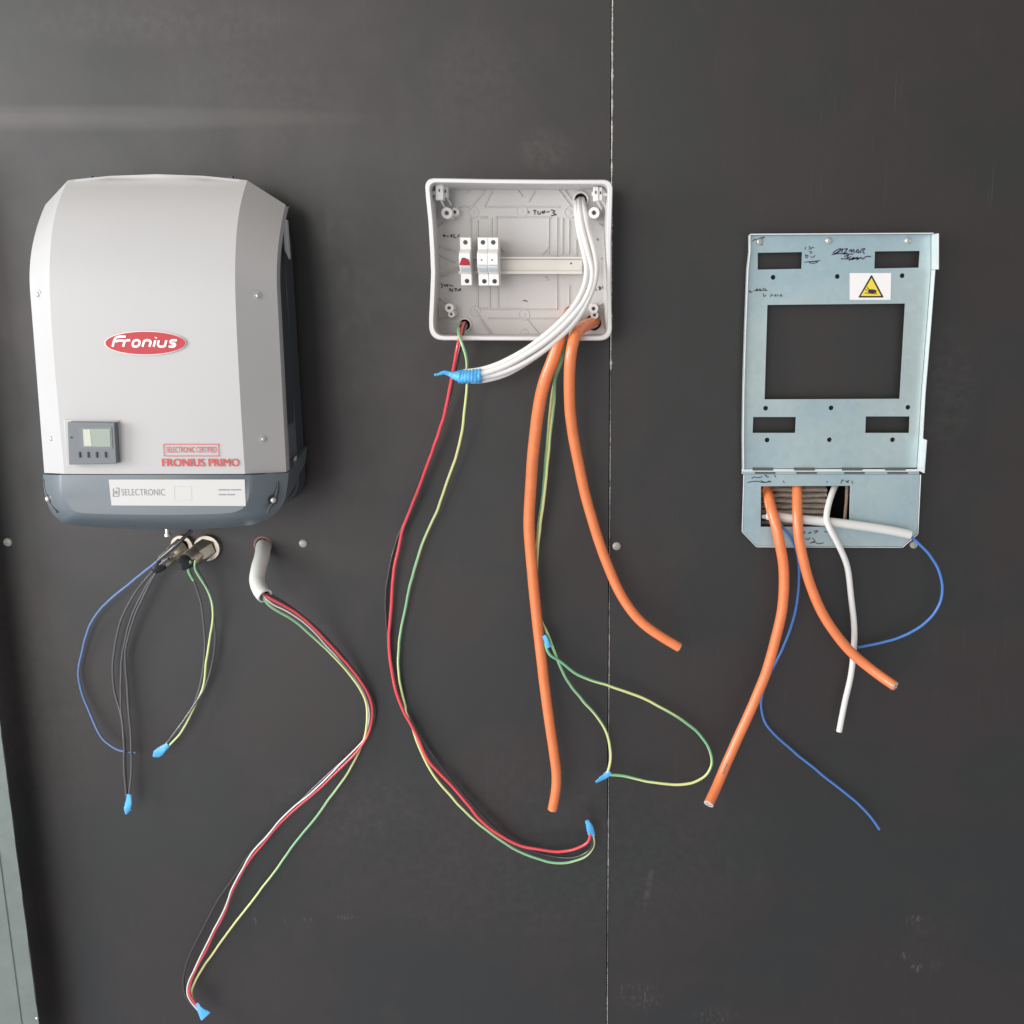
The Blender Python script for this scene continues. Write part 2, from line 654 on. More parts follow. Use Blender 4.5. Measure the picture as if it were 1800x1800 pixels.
def galvanised():
    m = mat('blue passivated galvanised sheet', (0.46, 0.565, 0.585), 0.40, 0.7, var=0.10, scale=5, rvar=0.12)
    nt = m.node_tree
    N, L = nt.nodes, nt.links
    b = nt.nodes['Principled BSDF']
    tc = [q for q in N if q.type == 'TEX_COORD'][0]
    old = b.inputs['Base Color'].links[0].from_socket
    vo = N.new('ShaderNodeTexVoronoi')
    vo.inputs['Scale'].default_value = 95
    vo.inputs['Randomness'].default_value = 1.0
    n2 = N.new('ShaderNodeTexNoise')
    n2.inputs['Scale'].default_value = 2.6
    n2.inputs['Detail'].default_value = 4
    L.new(tc.outputs['Object'], vo.inputs['Vector'])
    L.new(tc.outputs['Object'], n2.inputs['Vector'])
    mr = N.new('ShaderNodeMapRange')
    mr.inputs['To Min'].default_value = 0.955
    mr.inputs['To Max'].default_value = 1.035
    L.new(vo.outputs['Color'], mr.inputs['Value'])
    h = N.new('ShaderNodeMix'); h.data_type = 'RGBA'; h.blend_type = 'MULTIPLY'
    h.inputs[0].default_value = 1.0
    L.new(old, h.inputs[6])
    cr = N.new('ShaderNodeValToRGB')  # broad soft patches paint the sheet's reflected tints into its colour
    cr.color_ramp.elements[0].position = 0.40
    cr.color_ramp.elements[0].color = (0.90, 0.99, 1.03, 1)
    cr.color_ramp.elements[1].position = 0.60
    cr.color_ramp.elements[1].color = (1.12, 1.06, 0.99, 1)
    L.new(n2.outputs['Fac'], cr.inputs[0])
    L.new(cr.outputs[0], h.inputs[7])
    g = N.new('ShaderNodeVectorMath'); g.operation = 'SCALE'
    L.new(h.outputs[2], g.inputs[0])
    L.new(mr.outputs[0], g.inputs['Scale'])
    L.new(g.outputs[0], b.inputs['Base Color'])
    return m


M['zinc'] = galvanised()
M['zinced'] = mat('bright cut steel edge', (0.70, 0.745, 0.735), 0.42, 0.3, var=0.08, scale=60)
M['zincd'] = mat('shaded hinge slot steel', (0.09, 0.11, 0.10), 0.6, 0.3)
M['yellow'] = mat('warning yellow', (0.80, 0.62, 0.06), 0.4, var=0.03)
M['ink'] = mat('marker ink', (0.030, 0.022, 0.030), 0.5)
M['inkv'] = mat('violet marker ink', (0.055, 0.038, 0.10), 0.5)
M['brass'] = mat('nickel plated gland', (0.50, 0.455, 0.38), 0.30, 0.85, var=0.2, scale=60)
M['rubber'] = mat('black rubber', (0.02, 0.022, 0.022), 0.5, bump=0.3)
M['brown'] = mat('sawn brown wood', (0.22, 0.13, 0.10), 0.7, var=0.3, scale=200, bump=0.6)
M['wood'] = mat('weathered timber', (0.46, 0.39, 0.33), 0.8, var=0.55, scale=90, bump=1.0, bscale=180)
M['stick'] = mat('pale timber batten', (0.52, 0.38, 0.28), 0.7, var=0.3, scale=150, bump=0.6)
M['post'] = mat('weathered grey green steel', (0.165, 0.195, 0.180), 0.52, 0.15, var=0.22, scale=22, bump=0.5, bscale=150)

# ------------------------------------------------------------------ the setting: two plywood sheets, a seam
TH = 0.018
seam_px = [(1077, -60), (1076, 60), (1075, 300), (1074, 600), (1072, 900), (1070, 1200), (1069, 1500), (1067, 1800), (1066, 1900)]
sx_top, sx_bot = P(1077, -200).x, P(1066, 2000).x
ztop, zbot = 3.0, 0.0
xseam = (sx_top + sx_bot) / 2


def seam_x(z):
    a, b = P(1075.1, 0), P(1066.3, 1800)
    return a.x + (b.x - a.x) * (z - a.z) / (b.z - a.z)


hole_conduit = circ_px(462, 959, 13, 0)
lw = [(-2.6, zbot), (seam_x(zbot) - .0012, zbot), (seam_x(ztop) - .0012, ztop), (-2.6, ztop)]
V, Fs = plate([lw, hole_conduit], -TH, 0.0)
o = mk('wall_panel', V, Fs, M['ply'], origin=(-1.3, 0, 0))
tag(o, 'wide black plywood sheet behind the inverter, left of the pale seam', 'wall', kind='structure')
wallL = o
win = [(1334, 850), (1498, 850), (1497, 930), (1333, 930)]
rw = [(seam_x(zbot) + .0006, zbot), (2.6, zbot), (2.6, ztop), (seam_x(ztop) + .0006, ztop)]
V, Fs = plate([rw, loop_px(win, 0)], -TH, 0.0)
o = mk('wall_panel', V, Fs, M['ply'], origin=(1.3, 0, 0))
tag(o, 'black plywood sheet behind the steel bracket, right of the pale seam', 'wall', kind='structure')
wallR = o
# chipped pale arris of the right sheet
V, Fs = [], []
n = 700
za, zb = P(1076, -80).z, P(1067, 1880).z
wobble = 0.0
for i in range(n + 1):
    z = za + (zb - za) * i / n
    wobble = wobble * 0.8 + random.uniform(-1, 1) * 0.35
    wd = 0.0017 + 0.0008 * random.random() + (0.0010 if random.random() < 0.06 else 0)
    if i / n > 0.32: wd *= 0.40 + 0.22 * math.sin(i * 0.05)
    wd *= .75 + .55 * (mnoise.noise(Vector((0, 0, z * 60))) + .6 * mnoise.noise(Vector((5, 0, z * 210)))) 
    wd = max(wd, .0002)
    x = seam_x(z) + .0012 + wobble * 0.0003
    V += [Vector((x - wd * .4, -0.0002, z)), Vector((x, -0.0016, z)), Vector((x + wd, -0.0002, z))]
for i in range(n):
    a = 3 * i
    Fs += [(a, a + 1, a + 4, a + 3), (a + 1, a + 2, a + 5, a + 4)]
mk('chipped_edge', V, Fs, M['plyedge'], wallR)
# what lies behind the sheets: a dark cavity wall
V, Fs = box(-2.6, 2.6, 0.10, 0.12, 0, 3)
o = mk('wall', V, Fs, M['void'], origin=(0, .11, 0))
tag(o, 'dark back of the wall cavity seen through the cut-outs', 'wall', kind='structure')
# the timber seen in the cable cut-out
parts = []
x0, x1 = P(1330, 890, -0.03).x, P(1452, 890, -0.03).x
zt, zb2 = P(1400, 846, -0.03).z, P(1400, 934, -0.03).z
nl = 9
for i in range(nl):
    zc = zt + (zb2 - zt) * (i + .5) / nl
    h = abs(zb2 - zt) / nl * 0.39
    seg = 16
    V, Fs = [], []
    ph = random.random() * 6
    for k in range(seg + 1):
        x = x0 + (x1 - x0) * k / seg
        jz = math.sin(k * 0.7 + ph) * 0.0008 + random.uniform(-.0004, .0004)
        for (yy, zz) in ((0.040, -h), (0.030, -h), (0.026, -h * .4), (0.026, h * .4), (0.030, h), (0.040, h)):
            V.append(Vector((x, yy, zc + zz + jz)))
    for k in range(seg):
        for q in range(5):
            a = k * 6 + q
            Fs.append((a, a + 1, a + 7, a + 6))
    parts.append((V, Fs))
parts.append(box(x0, x1, 0.040, 0.044, zb2, zt))
V, Fs = merge(parts)
o = mk('ribbed_timber', V, Fs, M['wood'])
tag(o, 'weathered ribbed timber seen inside the cut-out of the steel bracket', 'timber')
V, Fs, UV = tube(spline([P(1489, 845, -0.022), P(1488, 880, -.022), P(1486, 900, -.022), P(1484, 935, -.022)]), 0.0032, 8)
o = mk('timber_batten', V, Fs, M['stick'], smooth=60)
tag(o, 'thin pale upright stick at the right side of the bracket cut-out', 'stick')

# steel frame standing proud of the wall at the lower left
pe = P(68, 1800, 0.065)
xe = pe.x
prof = [(-0.0, 0.0), (-0.030, 0.0), (-0.0315, 0.0022), (-0.033, 0.0), (-0.30, 0.0)]
V, Fs = [], []
nz = 90
outer = [(xe - 0.11, 0.045), (xe - 0.11, 0.065), (xe - 0.0345, 0.065), (xe - 0.033, 0.0632), (xe - 0.0315, 0.0632), (xe - 0.030, 0.065), (xe, 0.065), (xe, 0.062), (xe - 0.107, 0.062), (xe - 0.107, 0.045)]
for i in range(nz + 1):
    z = 0.0 + 1.82 * i / nz
    for j, (x, d) in enumerate(outer):
        jx = random.uniform(-.0008, .0005) if j in (6, 7) else 0
        V.append(Vector((x + jx, -d, z)))
m_ = len(outer)
for i in range(nz):
    for j in range(m_):
        k = (j + 1) % m_
        Fs.append((i * m_ + j, i * m_ + k, (i + 1) * m_ + k, (i + 1) * m_ + j))
Fs.append(tuple(range(m_)))
Fs.append(tuple(nz * m_ + j for j in range(m_ - 1, -1, -1)))
fr = thing('steel_post', (xe - .05, -0.03, 0), 'weathered grey-green steel post at the lower left edge', 'metal post')
mk('channel', V, Fs, M['post'], fr)
V, Fs = lathe(P(65, 1790, 0.065), (0, -1, 0), [(0, .0026), (.0022, .0022), (.0032, .0008), (.0034, -.001)], 14)
mk('screw', V, Fs, M['screw'], fr, smooth=50)


# ------------------------------------------------------------------ screws in the plywood
def screw_geo(o, ax, r, h, slot=True):
    V, Fs = lathe(o, ax, [(0, h), (r * .30, h), (r * .34, h * .45), (r * .36, h), (r * .7, h * .86), (r * .95, h * .45), (r, 0.0), (r, -.002)], 24)
    return V, Fs


p = P(14, 953, 0)
V, Fs = screw_geo(p, (0, -1, 0), rpx(7.5), 0.0042)
s0 = mk('wall_screw', V, Fs, M['screwpale'], smooth=40, origin=p)
labels = ['pale round screw head at the far left, in the frame\'s shadow',
          'pale round screw head beside the grey conduit stub, left of the long loops',
          'pale round screw head just right of the plywood seam',
          'pale round screw head under the cut lower corner of the steel bracket']
tag(s0, labels[0], 'screw', 'screws in a row across the plywood')
for (x, y), lb in zip([(533, 955), (1084, 960), (1606, 957)], labels[1:]):
    c = s0.copy()
    COL.objects.link(c)
    c.location = P(x, y, 0)
    c.rotation_euler = (0, random.random() * 3, 0)
    c['label'] = lb

# ------------------------------------------------------------------ solar inverter
inv = thing('solar_inverter', (-0.723, 0, P(300, 930, .1).z), 'light grey wall inverter with slate base, small display and red oval badge', 'solar inverter')
knots = [(317, .092), (330, .112), (350, .132), (380, .152), (420, .170), (490, .188), (600, .198), (720, .203), (833, .206), (960, .208)]
kz = [(P(110, y, d).z, d) for y, d in knots]


def prof_d(z, k=kz):
    if z >= k[0][0]: return k[0][1]
    for (z0, d0), (z1, d1) in zip(k, k[1:]):
        if z >= z1:
            t = (z0 - z) / (z0 - z1)
            return d0 + (d1 - d0) * t
    return k[-1][1]


# smooth the depth profile
zz = [kz[0][0] + (kz[-1][0] - kz[0][0]) * i / 120 for i in range(121)]
dd = [prof_d(z) for z in zz]
for _ in range(60):
    dd = [dd[0]] + [(dd[i - 1] + 2 * dd[i] + dd[i + 1]) / 4 for i in range(1, 120)] + [dd[-1]]


def pd(z):
    t = (z - zz[0]) / (zz[-1] - zz[0]) * 120
    t = min(max(t, 0), 119.999)
    i = int(t)
    return dd[i] + (dd[i + 1] - dd[i]) * (t - i)


XL, XR, OL, OR = -0.871, -0.5760, -0.9215, -0.5205


def pouter(z):
    # depth of the outer edge: swings back to the wall at the top
    za_, zb_ = P(60, 358, .07).z, P(60, 520, .15).z
    t = min(max((za_ - z) / (za_ - zb_), 0), 1)
    t = 1 - (1 - t) ** 2
    u_ = min(max((zb_ - z) / .35, 0), 1)
    return 0.072 + (0.153 - 0.072) * t + 0.015 * u_


ZOLB, ZORB = P(75, 832, .170).z, P(508, 830, .166).z


def face(x, y, off=0.0):
    d = 0.2
    for _ in range(8):
        q = P(x, y, d)
        s_ = (q.x - XL) / (XR - XL)
        d = pd(q.z) + 0.0012 * max(0, 1 - (2 * s_ - 1) ** 2)
    return P(x, y, d + off + .0004)


zbot_c = P(110, 833, .206).z
ztop_c = P(120, 317, .092).z
zcorner = P(86, 360, .072).z
NR = 48
colsx = [XL, XL + .012, -.80, -.7235, -.647, XR - .012, XR]
V, Fs = [], []
ncol = 2 + 1 + len(colsx) + 1 + 2 - 0
for i in range(NR + 1):
    t = i / NR
    tt = t ** 1.25
    zr = ztop_c + (zbot_c - ztop_c) * tt
    zo = zcorner + (ZOLB - zcorner) * tt
    row = []
    do = pouter(zo)
    OLz = OL - .0055 * max(0, tt - .3)
    row.append((OLz + .010, do - .045, zo))
    row.append((OLz, do - .020, zo))
    row.append((OLz, do, zo))
    for x in colsx:
        s = (x - XL) / (XR - XL)
        arch = 0.0095 * (1 - (2 * s - 1) ** 2)
        z = zr + arch * max(0, 1 - t * 8)
        row.append((x, pd(z) + 0.0012 * (1 - (2 * s - 1) ** 2), z))
    zo = zcorner + (ZORB - zcorner) * tt
    do = pouter(zo)
    row.append((OR, do, zo))
    row.append((OR, do - .020, zo))
    row.append((OR - .010, do - .045, zo))
    ncol = len(row)
    V += [Vector((x, -d, z)) for x, d, z in row]
for i in range(NR):
    for j in range(ncol - 1):
        a = i * ncol + j
        Fs.append((a, a + 1, a + ncol + 1, a + ncol))
# top and bottom return edges
base_n = len(V)
for j in range(ncol):
    v = V[j]
    edge_ = min(j, ncol - 1 - j) < 3
    V.append(Vector((v.x, v.y + (.004 if edge_ else .03), v.z - (.002 if edge_ else .010))))
for j in range(ncol - 1):
    Fs.append((j, base_n + j, base_n + j + 1, j + 1))
b2 = len(V)
for j in range(ncol):
    v = V[NR * ncol + j]
    V.append(Vector((v.x, v.y + .012, v.z)))
for j in range(ncol - 1):
    Fs.append((NR * ncol + j, NR * ncol + j + 1, b2 + j + 1, b2 + j))
cover = mk('cover', V, Fs, M['cover'], inv, smooth=24, bevel=0.0022)

# inner body behind the cover
pts = []
x0, x1 = -0.913, -0.531
z1_, z0_ = zcorner - .012, P(300, 900, .1).z
rad = 0.05
for cx_, cz_, a0 in ((x1 - rad, z1_ - rad, 0), (x0 + rad, z1_ - rad, 90), (x0 + rad, z0_ + rad, 180), (x1 - rad, z0_ + rad, 270)):
    for k in range(9):
        a = R(a0 + 90 * k / 8)
        pts.append((cx_ + rad * math.cos(a), cz_ + rad * math.sin(a)))
V, Fs = prism(pts, 0.012, 0.060)
mk('housing', V, Fs, M['darker'], inv, smooth=40, bevel=0.003)
fl = [(470, 420), (506, 430), (509, 513), (516, 600), (521, 669), (523, 786), (525, 825), (523, 850), (518, 866), (508, 876), (470, 880)]
V, Fs = qprism(fl, 0.028, 0.130, 0.040)
mk('housing_flank', V, Fs, M['darker'], inv, bevel=0.004)
V, Fs = prism([(-0.911, P(300, 880, .1).z), (-0.700, P(300, 880, .1).z), (-0.700, P(300, 480, .1).z), (-0.911, P(300, 480, .1).z)], 0.05, 0.135)
mk('housing_flank', V, Fs, M['darker'], inv, bevel=0.004)
# raised side grip on the right flank with a pale lip at each end
xg = P(523, 800, .045).x - .003
V, Fs = box(xg, xg + .0045, -0.098, -0.060, P(500, 850, .1).z, P(500, 420, .1).z)
mk('side_rail', V, Fs, M['dark'], inv, bevel=0.0015)
q = [(500, 384), (503, 386), (507, 452), (501, 440)]
V, Fs = qprism([(497, 386), (503, 386), (508, 456), (500, 440)], 0.070, 0.082)
mk('side_lip', V, Fs, M['cover'], inv, bevel=0.0008)
V, Fs = qprism([(515, 808), (519, 802), (518, 838), (508, 838)], 0.085, 0.095)
mk('side_lip', V, Fs, M['greypale'], inv, bevel=0.0008)
# wall bracket tabs peeking over the top
for x in (157, 405):
    V, Fs = qprism([(x - 4, 309), (x + 4, 309), (x + 4, 330), (x - 4, 330)], 0.03, 0.036)
    mk('bracket_tab', V, Fs, M['darker'], inv)

# lower slate housing: a U-shaped bevel round a flat front
dI, dO = 0.2070, 0.166
innerp = [(109, 834.5), (109, 858), (111, 874), (117, 888), (128, 897), (146, 902), (200, 904), (280, 905), (360, 904), (400, 902), (418, 898), (430, 890), (436, 878), (438, 862), (438, 834.5)]
outerp = [(75.5, 834), (77, 856), (81, 878), (88, 896), (101, 912), (122, 922), (190, 928), (280, 930), (365, 929), (425, 925), (460, 917), (485, 902), (498, 884), (504, 862), (507.5, 831.5)]
NI = len(innerp)


def loop_s(px, d, n=70):
    pts = spline([Vector((x, y, 0)) for x, y in px], 3)
    L = [0]
    for a, b in zip(pts, pts[1:]): L.append(L[-1] + (b - a).length)
    out = []
    # sample by original index so both loops match
    return pts


def dense(px, k=6):
    out = []
    Pn = [Vector((2 * px[0][0] - px[1][0], 2 * px[0][1] - px[1][1]))] + [Vector(p) for p in px] + [Vector((2 * px[-1][0] - px[-2][0], 2 * px[-1][1] - px[-2][1]))]
    for i in range(1, len(Pn) - 2):
        a, b, c, d = Pn[i - 1:i + 3]
        for j in range(k):
            t = j / k
            out.append(0.5 * ((2 * b) + (c - a) * t + (2 * a - 5 * b + 4 * c - d) * t * t + (3 * b - a - 3 * c + d) * t ** 3))
    out.append(Vector(px[-1]))
    return out


di, do_ = dense(innerp), dense(outerp)
m_ = len(di)
rings = []
rings.append([P(v.x, v.y, dI) for v in di])
for s in (0.12, 0.5, 0.86):
    ring = []
    for a, b in zip(di, do_):
        pa, pb = P(a.x, a.y, dI), P(b.x, b.y, dO)
        q = pa.lerp(pb, s)
        q.y -= 0.0055 * math.sin(s * math.pi)
        ring.append(q)
    rings.append(ring)
ro = [P(b.x, b.y, dO) for b in do_]
rings.append(ro)
xc = -0.723
rings.append([Vector((v.x + (0.003 if v.x < xc else -0.003), -0.130, v.z + 0.001)) for v in ro])
rings.append([Vector((xc + (v.x - xc) * 0.965, -0.080, v.z + 0.010)) for v in ro])
rings.append([Vector((xc + (v.x - xc) * 0.955, -0.012, v.z + 0.022)) for v in ro])
V, Fs = [], []
for r_ in rings: V += r_
for i in range(len(rings) - 1):
    for j in range(m_ - 1):
        a = i * m_ + j
        Fs.append((a, a + 1, a + m_ + 1, a + m_))
Fs.append(tuple(range(m_)))                       # flat front
Fs.append(tuple((len(rings) - 1) * m_ + j for j in range(m_ - 1, -1, -1)))
top = [i * m_ for i in range(len(rings))] + [i * m_ + m_ - 1 for i in range(len(rings) - 1, -1, -1)]
Fs.append(tuple(top))
lower = mk('lower_housing', V, Fs, M['dark'], inv, smooth=26)
# dark gap line between cover and lower housing
V, Fs = box(XL + .004, XR - .004, -0.200, -0.10, zbot_c - .0035, zbot_c + .0015)
mk('seal', V, Fs, M['black'], inv)


def lower_face(x, y, off=0.0):
    return P(x, y, dI + off)


# screw channels and screws
def bevel_pt(x, y, side):
    dOz = (lambda z: dO) if y > 834 else pouter
    """point on the slanted bevel seen at pixel x,y"""
    s = 0.15
    lo, hi = 0.12, dI
    for _ in range(30):
        mid = (lo + hi) / 2
        q = P(x, y, mid)
        if side < 0:
            dsurf = dOz(q.z) + (min(pd(q.z), dI) - dOz(q.z)) * min(max((q.x - OL) / (XL - OL), 0), 1)
        else:
            dsurf = dOz(q.z) + (min(pd(q.z), dI) - dOz(q.z)) * min(max((OR - q.x) / (OR - XR), 0), 1)
        if mid < dsurf: lo = mid
        else: hi = mid
    return P(x, y, lo)


bn_l = Vector((-(dI - dO), -(XL - OL), 0)).normalized()
bn_r = Vector(((dI - dO), -(OR - XR), 0)).normalized()
for side, x, y, r_ in ((-1, 68, 518, 8), (-1, 91, 771, 8), (1, 453, 520, 8), (1, 463, 772, 8)):
    nrm = bn_l if side < 0 else bn_r
    c = bevel_pt(x, y, side)
    rise = pd(c.z) - pouter(c.z)
    nrm = Vector((-rise, -(XL - OL), 0)).normalized() if side < 0 else Vector((rise, -(OR - XR), 0)).normalized()
    # a shallow dimple ring pressed in the sheet round the screw
    R0 = rpx(r_ * .95, y, .18)
    V, Fs = lathe(c + nrm * 0.0012, nrm, [(R0 * .40, -.0010), (R0 * .60, -.0005), (R0 * .85, -0.0005), (R0 * 1.05, -0.0013)], 28)
    mk('screw_dimple', V, Fs, M['cover'], inv, smooth=80)
    V, Fs = screw_geo(c + nrm * 0.0, nrm, rpx(4.6, y, .18), 0.0035)
    mk('screw', V, Fs, M['screw'], inv, smooth=40)
for side, x, y in ((-1, 92, 876), (1, 478, 878)):
    nrm = bn_l if side < 0 else bn_r
    c = bevel_pt(x, y, side) + nrm * 0.006
    V, Fs = lathe(c, nrm, [(rpx(8, y, .17), 0.0008), (rpx(8, y, .17), -0.01)], 24)
    V2, F2 = lathe(c, nrm, [(0, 0.0008), (rpx(8, y, .17), 0.0008)], 24)
    mk('screw_recess', *merge([(V, Fs), (V2, F2)]), M['black'], inv)
    V, Fs = screw_geo(c + nrm * .0012, nrm, rpx(5.2, y, .17), 0.004)
    mk('screw', V, Fs, M['screw'], inv, smooth=40)
    if side < 0:
        ch = [(82, 842), (85, 858), (90, 874), (97, 889), (106, 900)]
    else:
        ch = [(487, 845), (486, 862), (480, 880), (472, 892), (468, 903)]
    path = spline([bevel_pt(a, b, side) + nrm * 0.0048 for a, b in ch])
    V, Fs, _ = tube(path, 0.0030, 8, rfun=lambda t: .35 + .9 * math.sin(math.pi * min(max(t, .03), .97)))
    mk('screw_channel', V, Fs, M['darker'], inv, smooth=60)

# display
bz = [(118, 742), (201, 743), (205, 815), (121, 817)]
disp_d = 0.219
V, Fs = qprism(bz, 0.196, disp_d)
disp = mk('display', V, Fs, M['bezel'], inv, bevel=0.0012)
V, Fs = qprism([(112, 738), (209, 739), (214, 820), (117, 822)], 0.199, 0.2062)
mk('display_surround', V, Fs, M['cover'], inv, bevel=0.001)
V, Fs = qprism([(139, 750), (196, 750), (198, 789), (141, 789)], disp_d - .002, disp_d + .0007)
mk('screen_frame', V, Fs, M['dark'], disp)
V, Fs = qprism([(145, 754), (193, 754), (194.5, 785), (147, 785)], disp_d - .001, disp_d + .0012)
scr = mk('screen', V, Fs, M['lcd'], disp)
V, Fs = qprism([(146, 755), (158, 755), (161, 784), (148, 784)], disp_d - .001, disp_d + .0015)
mk('screen_strip', V, Fs, M['lcdpale'], disp)
for x in (139.5, 154.5, 169.5, 185):
    V, Fs = qprism([(x - 1.7, 794.5), (x + 1.3, 794.5), (x + 2, 804.5), (x - 1, 804.5)], disp_d - .001, disp_d + .0015)
    mk('button', V, Fs, M['black'], disp, bevel=0.0003)
V, Fs = lathe(P(125.5, 769, disp_d), (0, -1, 0), [(0, .0008), (.0014, .0008), (.0016, 0)], 14)
mk('indicator', V, Fs, M['black'], disp)

# oval badge
c0 = (255.5, 603)
ring = [face(c0[0] + 70.5 * math.cos(2 * math.pi * k / 64), c0[1] + 20 * math.sin(2 * math.pi * k / 64), 0.0022) for k in range(64)]
back = [face(c0[0] + 70.5 * math.cos(2 * math.pi * k / 64), c0[1] + 20 * math.sin(2 * math.pi * k / 64), 0.0) for k in range(64)]
Fs = [tuple(range(64))] + [(i, (i + 1) % 64, 64 + (i + 1) % 64, 64 + i) for i in range(64)]
badge = mk('badge', ring + back, Fs, M['red'], inv)
ring = [face(c0[0] + 71.9 * math.cos(2 * math.pi * k / 64), c0[1] + 21.2 * math.sin(2 * math.pi * k / 64), 0.0017) for k in range(64)]
mk('badge_border', ring, [tuple(range(64))], M['white'], badge)
# badge word: a long-armed F whose bar runs over the r, then the rest in slanted rounded letters
T = lambda s, q, **k: decal_text('lettering', s, q, face, 0.0028, M['white'], badge, **k)
wd = [[(197, 609.5), (202, 594.5), (207, 591.6), (222, 591.6)], [(201, 600.5), (208, 598.2), (216, 598.2)]]
def letters(lines, wpx): return ribbon(lines, wpx, face, 0.0028)
strokes = [
    [(198, 609.5), (201, 598), (205, 592.8), (212, 591.6), (221, 591.6)],
    [(203, 601), (207, 599), (219, 598.6)],
    [(216.5, 609.5), (219.5, 600), (223, 598.2), (229, 598.2)],
    [(233, 607.8), (234.5, 600), (237.5, 598.2), (243.5, 598.2), (246, 600.5), (244, 607), (241, 609), (235.5, 609), (233, 607.8)],
    [(250.5, 609.5), (253.5, 599)], [(253, 600), (256, 598.2), (262, 598.2), (265, 600.5), (262.5, 609.5)],
    [(270, 609.5), (273, 598.2)], [(273.8, 594.6), (274.4, 592.8)],
    [(279.5, 598.2), (277.5, 605), (278, 608), (281, 609), (288, 609), (290.5, 607)], [(289.5, 609.5), (292.5, 598.2)],
    [(311, 598.4), (302, 598.2), (299, 600), (299.5, 602.6), (303, 603.6), (307.5, 604.2), (308.5, 606.5), (306.5, 609), (302, 609.2), (296.5, 609.2)],
]
V, Fs = letters(strokes, 4.1)
mk('lettering', V, Fs, M['white'], badge)

# red print
rp = mk('approval_mark', *ribbon([[(288, 781), (384, 781)], [(384, 780), (385, 801)], [(385.5, 801.5), (289, 801.5)], [(288.5, 801.5), (287.5, 781)]], 1.25, face, 0.0009), M['redprint'], inv)
decal_text('lettering', 'SELECTRONIC CERTIFIED', [(292, 785.5), (380, 785.5), (381, 795.5), (293, 795.5)], face, 0.0009, M['redprint'], rp)
decal_text('model_name', 'FRONIUS PRIMO', [(284, 806.3), (419, 806.3), (420, 820), (285, 820)], face, 0.0009, M['redprint'], inv, bold=0.0)
decal_text('model_name', 'FRONIUS PRIMO', [(284.8, 806.3), (419.8, 806.3), (420.8, 820), (285.8, 820)], face, 0.0011, M['redprint'], inv)

# sticker on the lower housing
lab = mk('sticker', *qprism([(191, 843), (430, 843), (432, 889.5), (196, 888.5)], dI - .001, dI + .0012), M['label'], inv)
sf = lambda x, y, off=0.0: P(x, y, dI + .0012 + off)
lg = [[(199, 859), (199, 872.5)], [(199, 872.5), (208.5, 872.5)], [(208.5, 872.5), (209, 858)], [(209, 858), (203, 858)], [(202, 866), (204, 862), (206, 866), (204.5, 869), (202, 866)]]
mk('emblem', *ribbon(lg, 1.5, sf, .0004), M['greyprint'], lab)
decal_text('lettering', 'SELECTRONIC', [(213, 859.5), (289, 859.5), (290, 871), (214, 871)], sf, .0004, M['greyprint'], lab, spacing=1.05, bold=-0.004)
mk('pale_square', *ribbon([[(306, 855), (336, 855)], [(336, 855), (337, 880)], [(337, 880), (308, 880)], [(307, 880), (306, 855)]], .45, sf, .0004), M['greypale'], lab)
mk('fine_print', *ribbon([[(384, 861), (404, 861)], [(405.5, 861), (424, 861)], [(384, 869.5), (398, 869.5)], [(399.5, 869.5), (413, 869.5)]], 2.0, sf, .0004), M['greyprint'], lab)

# ------------------------------------------------------------------ two cable glands under the inverter
def gland(cx_, cy_, ax, label, rb, dk):
    ax = Vector(ax).normalized()
    base = P(cx_, cy_, 0)
    g = thing('cable_gland', base, label, 'cable gland', 'nickel glands under the inverter')
    rr = rpx(rb)
    b0 = base + Vector((0, -0.004, 0))
    V, Fs = lathe(base, (0, -1, 0), [(rr, 0), (rr, .006), (rr * .94, .009), (rr * .6, .009)], 36)
    mk('collar', V, Fs, M['brass'], g, smooth=40)
    V, Fs = lathe(b0, ax, [(rr * .80, 0), (rr * .80, .024), (rr * .74, .027), (rr * .72, .030)], 6)
    mk('lock_nut', V, Fs, M['brass'], g, bevel=0.0012)
    V, Fs = lathe(b0, ax, [(rr * .66, .024), (rr * .68, .044), (rr * .58, .050), (rr * .48, .050)], 32)
    mk('sleeve', V, Fs, M['brass'], g, smooth=40)
    V, Fs = lathe(b0, ax, [(rr * .56, .046), (rr * .56, .056), (rr * .46, .064), (rr * .30, .070), (0, .070)], 24)
    mk('rubber_seal', V, Fs, M['rubber'], g, smooth=50)
    return b0 + ax * 0.070


tipL = gland(322, 958, (-0.50, -0.62, -0.48), 'angled metal gland with the blue and grey wires', 20, 0)
tipR = gland(366, 962, (-0.42, -0.80, -0.26), 'round metal gland with the green and yellow wires', 24, 0)
V, Fs = lathe(P(293, 922, .05), (0.1, -.2, -1), [(.004, 0), (.004, .016), (.006, .017), (.006, .022), (0, .023)], 12)
o = mk('earth_stud', V, Fs, M['screw'], inv, smooth=40)

W = rpx(1.0)
